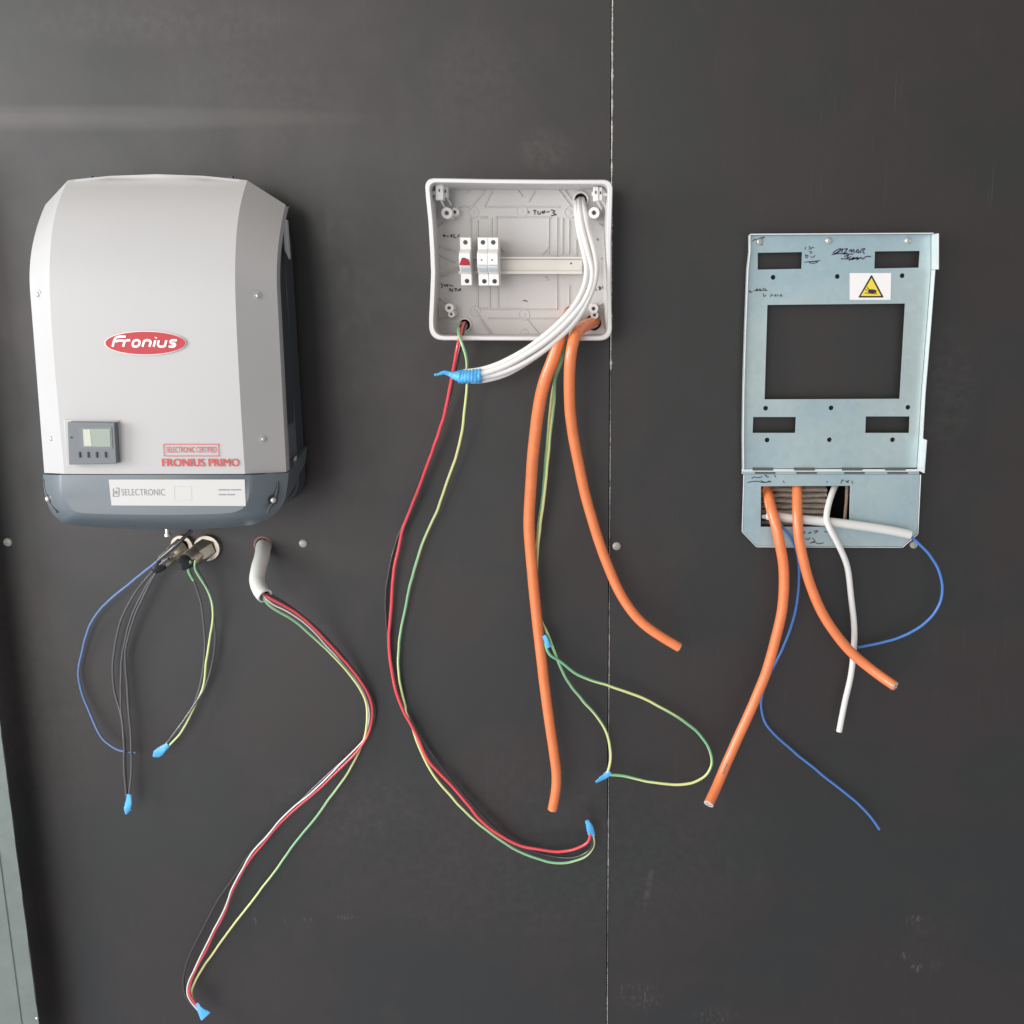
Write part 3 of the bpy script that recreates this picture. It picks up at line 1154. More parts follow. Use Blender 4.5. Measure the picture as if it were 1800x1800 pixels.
# left gland bundle
bl = [(335, 934, .075), (312, 958, .085), (283, 981, .08), (262, 998, .07), (244, 1013, .06), (201, 1047, .035), (170, 1080, .02), (150, 1122, .012), (138, 1184, .010), (146, 1224, .012), (164, 1267, .016), (182, 1300, .02), (204, 1317, .022), (218, 1321, .022), (239, 1323, .022)]
ob = wire('blue_wire', bl, W * 2.1, M['ssblue'], 'slim steel-blue wire looping far left under the inverter', 'wire', 'loose wires under the inverter')
wire('sheath', [(337, 932, .075), (312, 956, .086), (288, 977, .082), (276, 987, .078)], W * 3.2, M['blackw'], parent=ob)
g1 = [(296, 981, .055), (271, 1001, .045), (234, 1047, .03), (213, 1089, .022), (199, 1160, .016), (201, 1212, .016), (212, 1254, .02), (218, 1297, .028), (219, 1352, .03), (222, 1400, .03)]
g2 = [(297, 983, .05), (276, 1001, .042), (237, 1071, .03), (222, 1120, .022), (213, 1175, .018), (212, 1224, .02), (215, 1267, .022), (219, 1312, .024), (223, 1402, .027)]
g3 = [(298, 984, .05), (280, 998, .045), (247, 1059, .036), (231, 1099, .03), (221, 1144, .022), (222, 1190, .018), (227, 1251, .02), (231, 1312, .025), (231, 1358, .028), (227, 1400, .03)]
for pts, lb in ((g1, 'dark wire bowing furthest left in the taped bundle of three below the inverter'), (g2, 'dark middle wire of the taped bundle of three below the inverter'), (g3, 'dark wire bowing furthest right in the taped bundle of three below the inverter')):
    wire('dark_wire', pts, W * 2.05, M['greyw'], lb, 'wire', 'loose wires under the inverter')
h1 = [(338, 986, .06), (332, 998, .05), (341, 1022, .04), (354, 1065, .03), (360, 1114, .02), (358, 1169, .018), (347, 1221, .02), (326, 1267, .024), (289, 1311, .03)]
h2 = [(344, 984, .06), (342, 998, .054), (354, 1019, .05), (369, 1050, .042), (374, 1083, .036), (369, 1120, .03), (363, 1160, .024), (359, 1200, .02), (342, 1242, .022), (320, 1285, .027), (290, 1318, .03)]
h3 = [(341, 984, .055), (346, 1000, .045), (360, 1022, .036), (372, 1071, .026), (379, 1123, .02), (373, 1169, .018), (360, 1209, .02), (341, 1240, .024), (314, 1279, .028), (288, 1314, .03)]
wire('dark_wire', h1, W * 2.0, M['greyw'], 'dark wire on the inner side of the taped green-yellow bundle', 'wire', 'loose wires under the inverter')
wire('striped_wire', h2, W * 1.9, M['gy2'], 'green and yellow wire hanging from the round gland to its blue tape', 'wire', 'loose wires under the inverter')
wire('dark_wire', h3, W * 2.0, M['greyw'], 'dark wire on the outer side of the taped green-yellow bundle', 'wire', 'loose wires under the inverter')
wire('striped_wire', [(336, 986, .058), (330, 996, .055), (333, 1008, .05), (340, 1020, .042)], W * 2.2, M['gy'], 'short green wire end poking out of the round gland', 'wire', 'loose wires under the inverter')


# ------------------------------------------------------------------ tape ends
def tape(pts, wpx, label, th=0.0016, profile=None, n=26, thf=None):
    """a folded piece of tape: pts px centreline, widths along it; wraps as a flattened tube"""
    path = wpath(pts, .0012)
    V, Fs = [], []
    N_ = 20
    m = len(path)
    for i, p in enumerate(path):
        t = i / (m - 1)
        a, b = path[max(i - 1, 0)], path[min(i + 1, m - 1)]
        T_ = (b - a).normalized()
        side = T_.cross(Vector((0, 1, 0))).normalized()
        outw = T_.cross(side).normalized()
        wd_ = W * (profile(t) if profile else wpx)
        th_ = max(th, wd_ * .35 * (1 - t) + th * t)
        if thf: th_ = thf(t)
        tw = 0.5 * math.sin(t * 5)
        for k in range(N_):
            an = 2 * math.pi * k / N_
            s, c = math.sin(an), math.cos(an)
            saw = ((i * 0.23 + k / N_) % 1.0)
            cr = 0.90 + 0.16 * saw + 0.05 * math.sin(k * 3 + i * 1.3)
            off = side * c * wd_ * cr * math.cos(tw * .4) + outw * s * th_ * cr + outw * c * wd_ * math.sin(tw * .4)
            V.append(p + off * (1 + .16 * mnoise.noise(off * 260 + Vector((i * .12, 0, 3)))))
    for i in range(m - 1):
        for k in range(N_):
            k2 = (k + 1) % N_
            Fs.append((i * N_ + k, i * N_ + k2, (i + 1) * N_ + k2, (i + 1) * N_ + k))
    Fs.append(tuple(range(N_ - 1, -1, -1)))
    Fs.append(tuple((m - 1) * N_ + k for k in range(N_)))
    o = mk('blue_tape', V, Fs, M['tape'], smooth=70)
    return tag(o, label, 'tape', 'blue tape on the wire ends')


tape([(227, 1396, .031), (226, 1412, .032), (222, 1431, .034)], 5.5, 'blue tape tip on the three dark wires, lowest under the inverter', profile=lambda t: 4.2 + 2.4 * math.sin(t * 2.6) - 3.6 * max(0, t - .75) * 4)
tape([(296, 1309, .031), (285, 1318, .033), (270, 1330, .035)], 6, 'pale blue tape tip on the curved green-yellow bundle below the inverter', profile=lambda t: 4.4 + 3.2 * math.sin(t * 2.4) - 5 * max(0, t - .8) * 4)
tape([(345, 1764, .03), (350, 1772, .032), (355, 1779, .034), (362, 1787, .036)], 6, 'blue tape flag at the very bottom on the long red wire', profile=lambda t: 4.5 + 6.5 * t)
tape([(1041, 1470, .03), (1038, 1458, .031), (1032, 1442, .033)], 6, 'bright blue tape end pointing up beside the seam, on the long box wires', profile=lambda t: 4.6 + 2.2 * math.sin(t * 3 + .6))
tape([(1073, 1357, .03), (1064, 1364, .031), (1047, 1375, .034)], 6, 'dark blue tape where the green-yellow loop closes, on the seam', profile=lambda t: 7.0 - 4.2 * t)
tape([(956, 1117, .05), (961, 1127, .052), (965, 1138, .053)], 5, 'small blue tape collar beside the long orange cable', profile=lambda t: 4.3)

# ------------------------------------------------------------------ grey conduit stub with red, black and striped wires
cpath = spline([P(463, 957, -0.02), P(463, 962, 0.004), P(460, 980, .035), P(454, 1002, .060), (P(452, 1022, .078)), P(459, 1040, .095), P(466, 1048, .103)], .003)
ro_, ri_ = W * 13.0, W * 10.2
V1, F1, _ = tube(cpath, ro_, 28, cap=False)
V2, F2, _ = tube(cpath, ri_, 28, cap=False)
nV = len(V1)
V = V1 + V2
Fs = F1 + [tuple(reversed([i + nV for i in f])) for f in F2]
last = (len(cpath) - 1) * 28
for k in range(28):
    k2 = (k + 1) % 28
    Fs.append((last + k, last + k2, nV + last + k2, nV + last + k))
o = mk('conduit_stub', V, Fs, M['conduit'], smooth=50)
tag(o, 'short bent grey plastic conduit coming out of the plywood beside the inverter', 'conduit')
V, Fs = lathe(P(462, 958, 0), (0, -1, 0), [(rpx(12.6), -.004), (rpx(12.8), .0012), (rpx(15.5), .0012), (rpx(16.5), .0002)], 36)
mk('hole_rim', V, Fs, M['brown'], wallL, smooth=50)

inC = [(459, 1036, .088)]
red = inC + [(468, 1047, .100), (486, 1057, .098), (507, 1069, .09), (541, 1093, .075), (573, 1125, .055), (605, 1160, .035), (632, 1195, .022), (648, 1221, .016), (655, 1248, .014), (652, 1275, .014), (643, 1299, .016), (624, 1325, .02), (597, 1352, .024), (557, 1390, .026), (525, 1417, .026), (495, 1445, .026), (467, 1478, .026), (443, 1506, .026), (427, 1532, .026), (411, 1562, .026), (397, 1599, .026), (378, 1637, .026), (362, 1669, .026), (345, 1702, .027), (335, 1728, .028), (332, 1746, .029), (343, 1763, .030), (353, 1778, .031)]
wire('red_wire', red, W * 2.2, M['redw'], 'long red wire from the grey conduit stub to the bottom edge', 'wire', 'wires from the grey conduit stub')
blk = inC + [(470, 1044, .094), (490, 1055, .088), (513, 1070, .078), (545, 1094, .06), (577, 1126, .04), (609, 1161, .024), (636, 1196, .012), (652, 1222, .008), (659, 1248, .007), (655, 1276, .008), (638, 1303, .014), (592, 1347, .02), (545, 1391, .02), (502, 1434, .02), (467, 1471, .02), (439, 1501, .02), (411, 1543, .02), (383, 1583, .02), (357, 1632, .02), (336, 1674, .02), (325, 1707, .022), (323, 1735, .024), (330, 1757, .027), (349, 1775, .03)]
wire('black_wire', blk, W * 2.3, M['blackw'], 'thin black wire running just outside the long red wire to the bottom edge', 'wire', 'wires from the grey conduit stub')
wht = inC + [(465, 1050, .102), (480, 1062, .098), (500, 1072, .09), (536, 1096, .072), (568, 1128, .052), (600, 1163, .032), (627, 1197, .016), (642, 1222, .010), (650, 1248, .010), (648, 1272, .010)]
wht += [(640, 1300, .014), (620, 1321, .020), (593, 1348, .026), (555, 1386, .029), (522, 1414, .029), (492, 1442, .029), (464, 1475, .029), (440, 1504, .029), (424, 1531, .029), (408, 1561, .029), (394, 1598, .029), (375, 1636, .029), (359, 1668, .029), (342, 1702, .029), (331, 1730, .030), (329, 1748, .030), (340, 1767, .031), (351, 1779, .032)]
wire('white_wire', wht, W * 1.5, M['wcable'], 'thin white wire hugging the long red wire from the grey conduit stub', 'wire', 'wires from the grey conduit stub')
gr = inC + [(463, 1051, .102), (473, 1064, .1), (488, 1074, .094), (520, 1093, .08), (555, 1123, .06), (587, 1155, .04), (616, 1187, .026), (635, 1213, .02), (645, 1237, .018), (645, 1267, .018), (640, 1299, .012), (619, 1344, .014), (588, 1391, .018), (553, 1438, .02), (513, 1490, .02), (467, 1553, .02), (420, 1613, .02), (385, 1660, .02), (359, 1697, .02), (342, 1728, .022), (336, 1746, .024), (350, 1774, .03)]
wire('striped_wire', gr, W * 2.1, M['gy2'], 'green and yellow wire from the grey conduit stub, straightest one to the bottom edge', 'wire', 'wires from the grey conduit stub')

# ------------------------------------------------------------------ electrical enclosure
Z = lambda x, y: (730 + x / 4.737, 290 + y / 4.737)
RIM, FLR = 0.092, 0.012
enc = thing('electrical_box', P(915, 600, 0), 'open light grey electrical box on the seam with a rail and cables', 'electrical box')


def rounded(pts, rad, k=7):
    out = []
    n_ = len(pts)
    for i, p in enumerate(pts):
        p = Vector(p)
        if i not in rad:
            out.append(p)
            continue
        a, b = Vector(pts[i - 1]), Vector(pts[(i + 1) % n_])
        r = rad[i]
        pa, pb = p + (a - p).normalized() * r, p + (b - p).normalized() * r
        for j in range(k + 1):
            t = j / k
            out.append(pa * (1 - t) ** 2 + p * 2 * t * (1 - t) + pb * t * t)
    return out


op = [(745.5, 312), (860, 314), (960, 315), (1078.5, 315), (1077, 370), (1075.3, 420), (1075.3, 500), (1076.5, 560), (1077, 599.5), (960, 600), (860, 599.5), (754, 599), (753.5, 560), (755.5, 520), (757, 480), (755.5, 440), (752.5, 390), (748, 345)]
def rim_loop(inset, d, pts=op):
    c = Vector((915, 456))
    cs = {0: 20 - inset * .6, 3: 18 - inset * .6, 8: 24 - inset * .6, 11: 26 - inset * .6}
    q = []
    for (x, y) in pts:
        x2 = x + (inset if x < 800 else (-inset if x > 1000 else 0))
        y2 = y + (inset if y < 330 else (-inset if y > 590 else 0))
        q.append((x2, y2))
    return [P(v.x, v.y, d) for v in rounded(q, cs)]


fp = [(768, 334), (860, 334), (960, 334), (1062, 334), (1061, 370), (1060, 420), (1060, 500), (1061, 560), (1062, 587), (960, 587), (860, 587), (771, 586), (770.5, 560), (771, 520), (772, 480), (771.5, 440), (770, 390), (769, 345)]
f_l = [P(v.x, v.y, FLR) for v in rounded(fp, {0: 9, 3: 9, 8: 9, 11: 9})]
Lo = rim_loop(0.8, RIM - .004)
Lo2 = rim_loop(2.2, RIM)
Li2 = rim_loop(7.6, RIM)
Li = rim_loop(8.8, RIM - .003)
Lb = [Vector((xx.x * 1.0, -0.0005, xx.z)) for xx in Lo]
cxm, czm = P(912, 456, .05).x, P(912, 456, .05).z
Lb = [Vector((cxm + (v.x - cxm) * .965, -0.0008, czm + (v.z - czm) * .965)) for v in Lo]
n_ = len(Lo)
# shell: outer wall + inner wall ; rim as its own part
V = Lb + Lo + Li + f_l
Fs = []
for (a, b) in ((0, 1), (2, 3)):
    for i in range(n_):
        j = (i + 1) % n_
        Fs.append((a * n_ + i, a * n_ + j, b * n_ + j, b * n_ + i))
shell = mk('shell', V, Fs, M['boxp'], enc, smooth=50)
V = Lo + Lo2 + Li2 + Li
Fs = []
for a in range(3):
    for i in range(n_):
        j = (i + 1) % n_
        Fs.append((a * n_ + i, a * n_ + j, (a + 1) * n_ + j, (a + 1) * n_ + i))
mk('rim', V, Fs, M['boxrim'], enc, smooth=60)
holes = [circ_px(1021, 351, 10.5, FLR), circ_px(817, 571, 9.5, FLR), circ_px(1043, 567, 14, FLR), circ_px(1003, 551, 12.5, FLR)]
V, Fs = plate([[(v.x, v.z) for v in f_l]] + holes, FLR - .004, FLR)
back_plate_geo = (V, Fs)
# black void behind the entries
V, Fs = box(P(770, 400, 0).x, P(1062, 400, 0).x, -0.0045, -0.002, P(900, 588, 0).z, P(900, 334, 0).z)
mk('cavity', V, Fs, M['void'], enc)
for (x, y, r_) in ((1021, 351, 10.5), (817, 571, 9.5)):
    V, Fs = lathe(P(x, y, FLR), (0, -1, 0), [(rpx(r_ - .5), -.003), (rpx(r_ - .5), .0025), (rpx(r_), .0042), (rpx(r_ + 2.4), .0042), (rpx(r_ + 3.4), .0015), (rpx(r_ + 3.4), -.001)], 36)
    mk('grommet', V, Fs, M['boxrim'], enc, smooth=40)

floor_s = flat(FLR)
ribs = [((580, 350), (1200, 350)), ((580, 215), (455, 370)), ((640, 220), (575, 345)), ((520, 460), (520, 1180)), ((465, 440), (465, 610)), ((540, 437), (600, 435)),
        ((675, 435), (1130, 435)), ((675, 435), (675, 600)), ((690, 1000), (690, 1195)), ((690, 1197), (1180, 1200)), ((1180, 435), (1180, 760)), ((1180, 910), (1180, 1200)),
        ((635, 440), (635, 600)), ((1110, 440), (1110, 740)), ((1225, 440), (1225, 740)), ((1280, 460), (1280, 740)), ((1340, 620), (1340, 760)), ((600, 1275), (1200, 1275)),
        ((520, 1192), (690, 1197)), ((495, 1200), (640, 1400)), ((620, 1000), (620, 1190)), ((1280, 1000), (1280, 1160)), ((1190, 210), (1290, 340)), ((850, 210), (890, 265)),
        ((990, 220), (940, 310)), ((930, 1290), (1030, 1410)), ((190, 670), (340, 722)), ((190, 740), (330, 812)), ((190, 925), (350, 855)), ((190, 952), (350, 885)), ((185, 530), (240, 482)),
        ((1530, 490), (1592, 540)), ((1540, 780), (1600, 742)), ((1530, 1170), (1592, 1130)), ((200, 1100), (260, 1150)), ((200, 1278), (350, 1278)), ((370, 350), (450, 350)), ((1060, 740), (1110, 685)),
        ((715, 690), (745, 725)), ((1080, 930), (1110, 960)), ((1240, 210), (1320, 320)), ((460, 210), (440, 235)), ((540, 1290), (630, 1410))]
parts = []
for a, b in ribs:
    (x0, y0), (x1, y1) = Z(*a), Z(*b)
    p0, p1 = P(x0, y0, FLR), P(x1, y1, FLR)
    t = (p1 - p0).normalized()
    s = Vector((-t.z, 0, t.x)) * 0.0014
    o_ = Vector((0, -0.0024, 0))
    up = Vector((0, 0.0003, 0))
    Vv = [p0 + s * 1.4 + up, p0 - s * 1.4 + up, p1 - s * 1.4 + up, p1 + s * 1.4 + up, p0 + s * .5 + o_, p0 - s * .5 + o_, p1 - s * .5 + o_, p1 + s * .5 + o_]
    parts.append((Vv, [(4, 5, 6, 7), (0, 1, 5, 4), (1, 2, 6, 5), (2, 3, 7, 6), (3, 0, 4, 7)]))
mk('back_plate', *merge([back_plate_geo] + parts), M['boxp'], enc)
for (x, y, r_) in ((485, 395, 42), (885, 385, 44), (1285, 395, 44), (500, 1215, 40), (905, 1245, 44), (905, 1400, 34)):
    px, py = Z(x, y)
    r0 = rpx(r_ / 4.737)
    V, Fs = lathe(P(px, py, FLR), (0, -1, 0), [(r0 * 1.1, -.0003), (r0, .0013), (r0 * .86, .0013), (r0 * .80, .0003), (r0 * .35, .0003), (r0 * .30, .0012), (0, .0012)], 24)
    mk('knockout', V, Fs, M['boxp'], enc, smooth=40)


def lug(x, y, r_, d, hole=True):
    px, py = Z(x, y)
    r0 = rpx(r_ / 4.737)
    V, Fs = lathe(P(px, py, d) + Vector((0, (d - FLR), 0)), (0, -1, 0), [(r0 * 1.1, 0), (r0, d - FLR), (r0 * .45, d - FLR), (r0 * .40, d - FLR - .006), (0, d - FLR - .006)], 20)
    o_ = mk('screw_post', V, Fs, M['pwhite'], enc, smooth=40)
    V, Fs = lathe(P(px, py, d), (0, -1, 0), [(0, .0004), (r0 * .30, .0004)], 12)
    mk('screw_hole', V, Fs, M['black'], o_)


lug(262, 400, 42, .05)
lug(330, 392, 30, .03)
lug(1488, 398, 42, .05)
lug(282, 1190, 34, .045)
lug(300, 1242, 26, .040)
lug(1484, 1196, 36, .045)
lug(1492, 1250, 30, .040)


def clip(x0, y0, x1, y1, kx, ky, kw, d):
    a = Z(x0, y0); b = Z(x1, y1)
    V, Fs = qprism([(a[0], a[1]), (b[0], a[1]), (b[0], b[1]), (a[0], b[1])], d - .022, d)
    o_ = mk('lid_clip', V, Fs, M['pwhite'], enc, bevel=0.0012)
    k0, k1 = Z(kx - kw, ky - 16), Z(kx + kw, ky + 16)
    V, Fs = qprism([(k0[0], k0[1]), (k1[0], k0[1]), (k1[0], k1[1]), (k0[0], k1[1])], d - .014, d - .006)
    mk('clip_pin', V, Fs, M['pwhite'], o_, bevel=0.001)
    sx = (a[0] + b[0]) / 2
    V, Fs = qprism([(sx - 1.2, a[1] + 8), (sx + 1.2, a[1] + 8), (sx + 1.2, a[1] + 13), (sx - 1.2, a[1] + 13)], d - .001, d + .0006)
    mk('clip_slot', V, Fs, M['black'], o_)
    V, Fs, _ = tube(spline([P(sx + 2, b[1] - 1, d - .012), P(sx + 6, b[1] + 7, d - .02), P(sx + 10, b[1] + 14, d - .028)]), .0018, 8)
    mk('clip_strap', V, Fs, M['pwhite'], o_, smooth=60)


clip(168, 162, 232, 292, 150, 232, 20, .070)
clip(232, 170, 268, 270, 262, 215, 10, .052)
clip(1480, 178, 1526, 300, 1480, 240, 10, .070)
clip(1530, 182, 1556, 296, 1574, 246, 22, .068)

# handwriting in the box
ink = [[(929, 371), (930, 375)], [(937, 370), (943, 370)], [(940, 370), (940, 377)], [(946, 371), (945, 376), (949, 377), (951, 372)], [(953, 371), (955, 376), (958, 370), (953, 374)], [(960, 373), (966, 372)],
       [(968, 369), (976, 371), (971, 374), (978, 377), (969, 379)],
       [(779, 413), (783, 413), (781, 417), (779, 413)], [(785, 415), (789, 415)], [(792, 412), (795, 417)], [(795, 412), (792, 417)], [(798, 411), (798, 418), (802, 418)], [(804, 417), (808, 412)],
       [(771, 500), (771, 505)], [(775, 498), (778, 502), (776, 506)], [(780, 499), (783, 504), (786, 499), (787, 504)], [(789, 501), (797, 503)], [(789, 509), (792, 507), (793, 512), (790, 511)], [(795, 508), (796, 513)], [(798, 508), (803, 507), (800, 512)], [(804, 512), (810, 507), (808, 512)],
       [(1048, 503), (1046, 503), (1047, 510), (1049, 510)], [(1053, 503), (1054, 510)], [(1053, 504), (1057, 506), (1055, 509)], [(1059, 503), (1061, 508), (1063, 506)],
       [(919, 529), (923, 528), (927, 530)], [(1030, 502), (1031, 508)], [(1030, 503), (1030.5, 507)], [(1050, 419), (1051, 423)]]
words(ink, 1.7, floor_s, .0009, M['ink'], enc)

# DIN rail
rail = []
ra, rb = P(806, 452, .03).x, P(1023.5, 452, .03).x
zt_, zb_ = P(950, 451.5, .036).z, P(950, 481.5, .036).z
H = zt_ - zb_
pf = [(0, .034), (0, .036), (-.10 * H, .036), (-.16 * H, .030), (-.80 * H, .030), (-.84 * H, .036), (-1.0 * H, .036), (-1.0 * H, .034), (-.82 * H, .034), (-.78 * H, .028), (-.18 * H, .028), (-.12 * H, .034)]
V = [Vector((ra, -d, zt_ + z)) for z, d in pf] + [Vector((rb, -d, zt_ + z)) for z, d in pf]
k_ = len(pf)
Fs = [(i, (i + 1) % k_, k_ + (i + 1) % k_, k_ + i) for i in range(k_)] + [tuple(range(k_)), tuple(range(2 * k_ - 1, k_ - 1, -1))]
rl = mk('din_rail', V, Fs, M['rail'], enc)
V, Fs = lathe(P(1003.8, 463, .030), (0, -1, 0), [(0, .0004), (.0016, .0004)], 12)
mk('rail_hole', V, Fs, M['black'], rl)
for x in (880, 1012):
    V, Fs = box(P(x, 460, .02).x - .006, P(x, 460, .02).x + .006, -.0282, -FLR, zb_ + H * .25, zt_ - H * .25)
    mk('rail_support', V, Fs, M['boxp'], rl)


def modular(name, xl, xr, ytop, ybot, label, cat, poles, switch):
    dT, dM = 0.074, 0.090
    XA, XB = P(xl, 460, dM).x, P(xr, 460, dM).x
    zt = P(xl, ytop, dT).z
    zb = P(xl, ybot, dT).z
    H_ = zt - zb
    o = thing(name, ((XA + XB) / 2, -FLR - .02, zb), label, cat, 'devices on the rail')
    wdt = (XB - XA) / poles
    prof = [(0, .037), (0, dT), (-.25 * H_, dT), (-.265 * H_, dT + .006), (-.30 * H_, dM - .004), (-.34 * H_, dM), (-.60 * H_, dM), (-.64 * H_, dM - .004), (-.73 * H_, dT + .006), (-.76 * H_, dT), (-H_, dT), (-H_, .037)]
    parts = []
    for p_ in range(poles):
        a, b = XA + p_ * wdt + .0002, XA + (p_ + 1) * wdt - .0002
        V = [Vector((a, -d, zt + z)) for z, d in prof] + [Vector((b, -d, zt + z)) for z, d in prof]
        k = len(prof)
        parts.append((V, [(i, (i + 1) % k, k + (i + 1) % k, k + i) for i in range(k)] + [tuple(range(k)), tuple(range(2 * k - 1, k - 1, -1))]))
    mk('body', *merge(parts), M['pwhite'], o, bevel=0.0006)
    for p_ in range(poles):
        cx_ = XA + (p_ + .5) * wdt
        for (f, dk) in ((.10, 1), (.91, 1)):
            c = Vector((cx_ + (.001 if f > .5 else 0), -dT, zt - f * H_))
            V1, F1 = lathe(c, (0, -1, 0), [(.0038, .0003), (.0030, .0004), (0, .0004)], 18)
            mk('terminal_hole', V1, F1, M['black'] if f > .5 else M['darker'], o)
        # groove lines
        for f, dd_, hh in ((.262, dT + .0035, .0007),):
            V1, F1 = box(cx_ - wdt * .42, cx_ + wdt * .42, -(dd_ + .0024), -dd_, zt - f * H_ - hh, zt - f * H_ + hh)
            mk('groove', V1, F1, M['greypale'], o)
        if switch:
            zs = zt - .535 * H_
            V1 = [Vector((cx_ + sx * wdt * .47, -dM, zs - .004)) for sx in (-1, 1)] + [Vector((cx_ + sx * wdt * .33, -dM, zs + .0065)) for sx in (-1, 1)] + \
                 [Vector((cx_ + sx * wdt * .47, -dM - .007, zs - .0025)) for sx in (-1, 1)] + [Vector((cx_ + sx * wdt * .26, -dM - .003, zs + .0065)) for sx in (-1, 1)]
            F1 = [(0, 1, 3, 2), (4, 6, 7, 5), (0, 4, 5, 1), (2, 3, 7, 6), (0, 2, 6, 4), (1, 5, 7, 3)]
            mk('switch', V1, F1, M['red'], o, bevel=0.0006)
            V1, F1 = box(cx_ - wdt * .28, cx_ + wdt * .12, -dM - .0003, -dM + .002, zs + .006, zs + .0085)
            mk('switch_slot', V1, F1, M['darker'], o)
        else:
            zs = zt - .47 * H_
            V1, F1 = lathe(Vector((cx_ - wdt * .06, -dM, zs)), (0, -1, 0), [(0, .0004), (.0014, .0004)], 12)
            mk('indicator', V1, F1, M['darker'], o)
            V1, F1 = box(cx_ - wdt * .44, cx_ + wdt * .44, -dM - .0003, -dM + .002, zt - .585 * H_, zt - .570 * H_)
            mk('groove', V1, F1, M['greyprint'], o)
        V1, F1 = [Vector((cx_ - wdt * .40, -(dM - .004 + .0004), zt - .642 * H_)), Vector((cx_ + wdt * .40, -(dM - .004 + .0004), zt - .642 * H_)), Vector((cx_ + wdt * .40, -(dT + .0078), zt - .72 * H_)), Vector((cx_ - wdt * .40, -(dT + .0078), zt - .72 * H_))], [(0, 1, 2, 3)]
        mk('rating_label', V1, F1, M['bluegrey'], o)
    return o


modular('circuit_breaker', 807.2, 826.6, 417.5, 501.5, 'white one-pole circuit breaker with a red switch, left on the rail', 'circuit breaker', 1, True)
modular('fuse_holder', 838.6, 875.2, 417.5, 502, 'white two-pole fuse holder in the box, right of the red-switched breaker', 'fuse holder', 2, False)

# ------------------------------------------------------------------ cables of the box
cw = [
    [(1016, 352, .004), (1013, 362, .03), (1017, 400, .045), (1026, 440, .075), (1031, 470, .095), (1029, 495, .108), (1018, 523, .115), (1000, 549, .118), (964, 584, .12), (930, 610, .12), (882, 637, .12), (845, 650, .12), (815, 654, .12)],
    [(1019, 350, .004), (1018, 361, .03), (1023, 400, .052), (1034, 445, .082), (1041, 476, .100), (1039, 500, .110), (1026, 530, .116), (1006, 557, .12), (970, 592, .124), (933, 619, .126), (884, 645, .126), (845, 657, .126), (812, 660, .124)],
    [(1024, 350, .004), (1026, 362, .03), (1032, 400, .050), (1043, 438, .076), (1049, 470, .096), (1046, 497, .108), (1034, 528, .114), (1015, 560, .117), (979, 598, .12), (940, 627, .122), (890, 652, .122), (845, 663, .12), (812, 664, .12)],
    [(1021, 354, .004), (1021, 364, .022), (1028, 402, .036), (1039, 440, .064), (1045, 474, .086), (1042, 500, .10), (1031, 533, .105), (1010, 564, .108), (974, 601, .11), (936, 631, .112), (888, 658, .112), (845, 669, .112), (815, 668, .112)],
]
lbs = ['white cable forming the upper edge of the taped white bundle', 'white cable lying on the front of the taped white bundle', 'white cable swinging furthest right inside the grey box, in the taped bundle', 'white cable along the lower edge of the taped white bundle']
for pts, lb in zip(cw, lbs):
    wire('white_cable', pts, W * 4.5, M['wcable'], lb, 'cable', 'white cables from the electrical box', n=16)
tape([(846, 660, .123), (830, 661, .123), (812, 661.5, .122), (797, 660, .121), (790, 657, .119), (780, 655, .12), (772, 658, .121), (763, 659, .122)], 10, 'large blue tape wrap with a twisted tail on the white cable bundle',
     thf=lambda t: .0120 if t < .45 else max(.0016, .0120 - (t - .45) * .05),
     profile=lambda t: 11.2 if t < .42 else (11.2 - (t - .42) / .2 * 6.6 if t < .62 else max(2.2, 4.6 - (t - .62) * 8)))

cr = [(1047, 560, .000), (1045, 566, .018), (1035, 570, .05), (1021, 578, .085), (1010, 596, .115), (1004, 622, .122), (1001, 665, .115), (1001, 708, .10), (1006, 760, .08), (1017, 813, .064), (1031, 877, .05), (1047, 935, .045), (1066, 990, .045), (1091, 1046, .05), (1111, 1075, .054), (1133, 1098, .058), (1167, 1122, .063), (1194, 1138, .066)]
o2 = wire('orange_cable', cr, W * 9.2, M['orange'], 'thick orange cable from the box curving right across the seam', 'cable', 'thick orange cables', n=24, rfun=lambda t: 1.04 - .12 * t)
cl = [(1003, 549, .000), (1000, 556, .04), (993, 572, .082), (983, 598, .112), (972, 630, .115), (955, 678, .105), (945, 729, .088), (938, 792, .07), (933, 860, .055), (930, 920, .046), (933, 975, .042), (938, 1030, .042), (943, 1078, .042), (949, 1133, .044), (957, 1200, .046), (965, 1262, .05), (974, 1325, .054), (978, 1362, .056), (977, 1392, .058), (971, 1423, .060)]
o1 = wire('orange_cable', cl, W * 9.8, M['orange'], 'long thick orange cable hanging straight down from the box', 'cable', 'thick orange cables', n=24, rfun=lambda t: 1.06 - .16 * t)

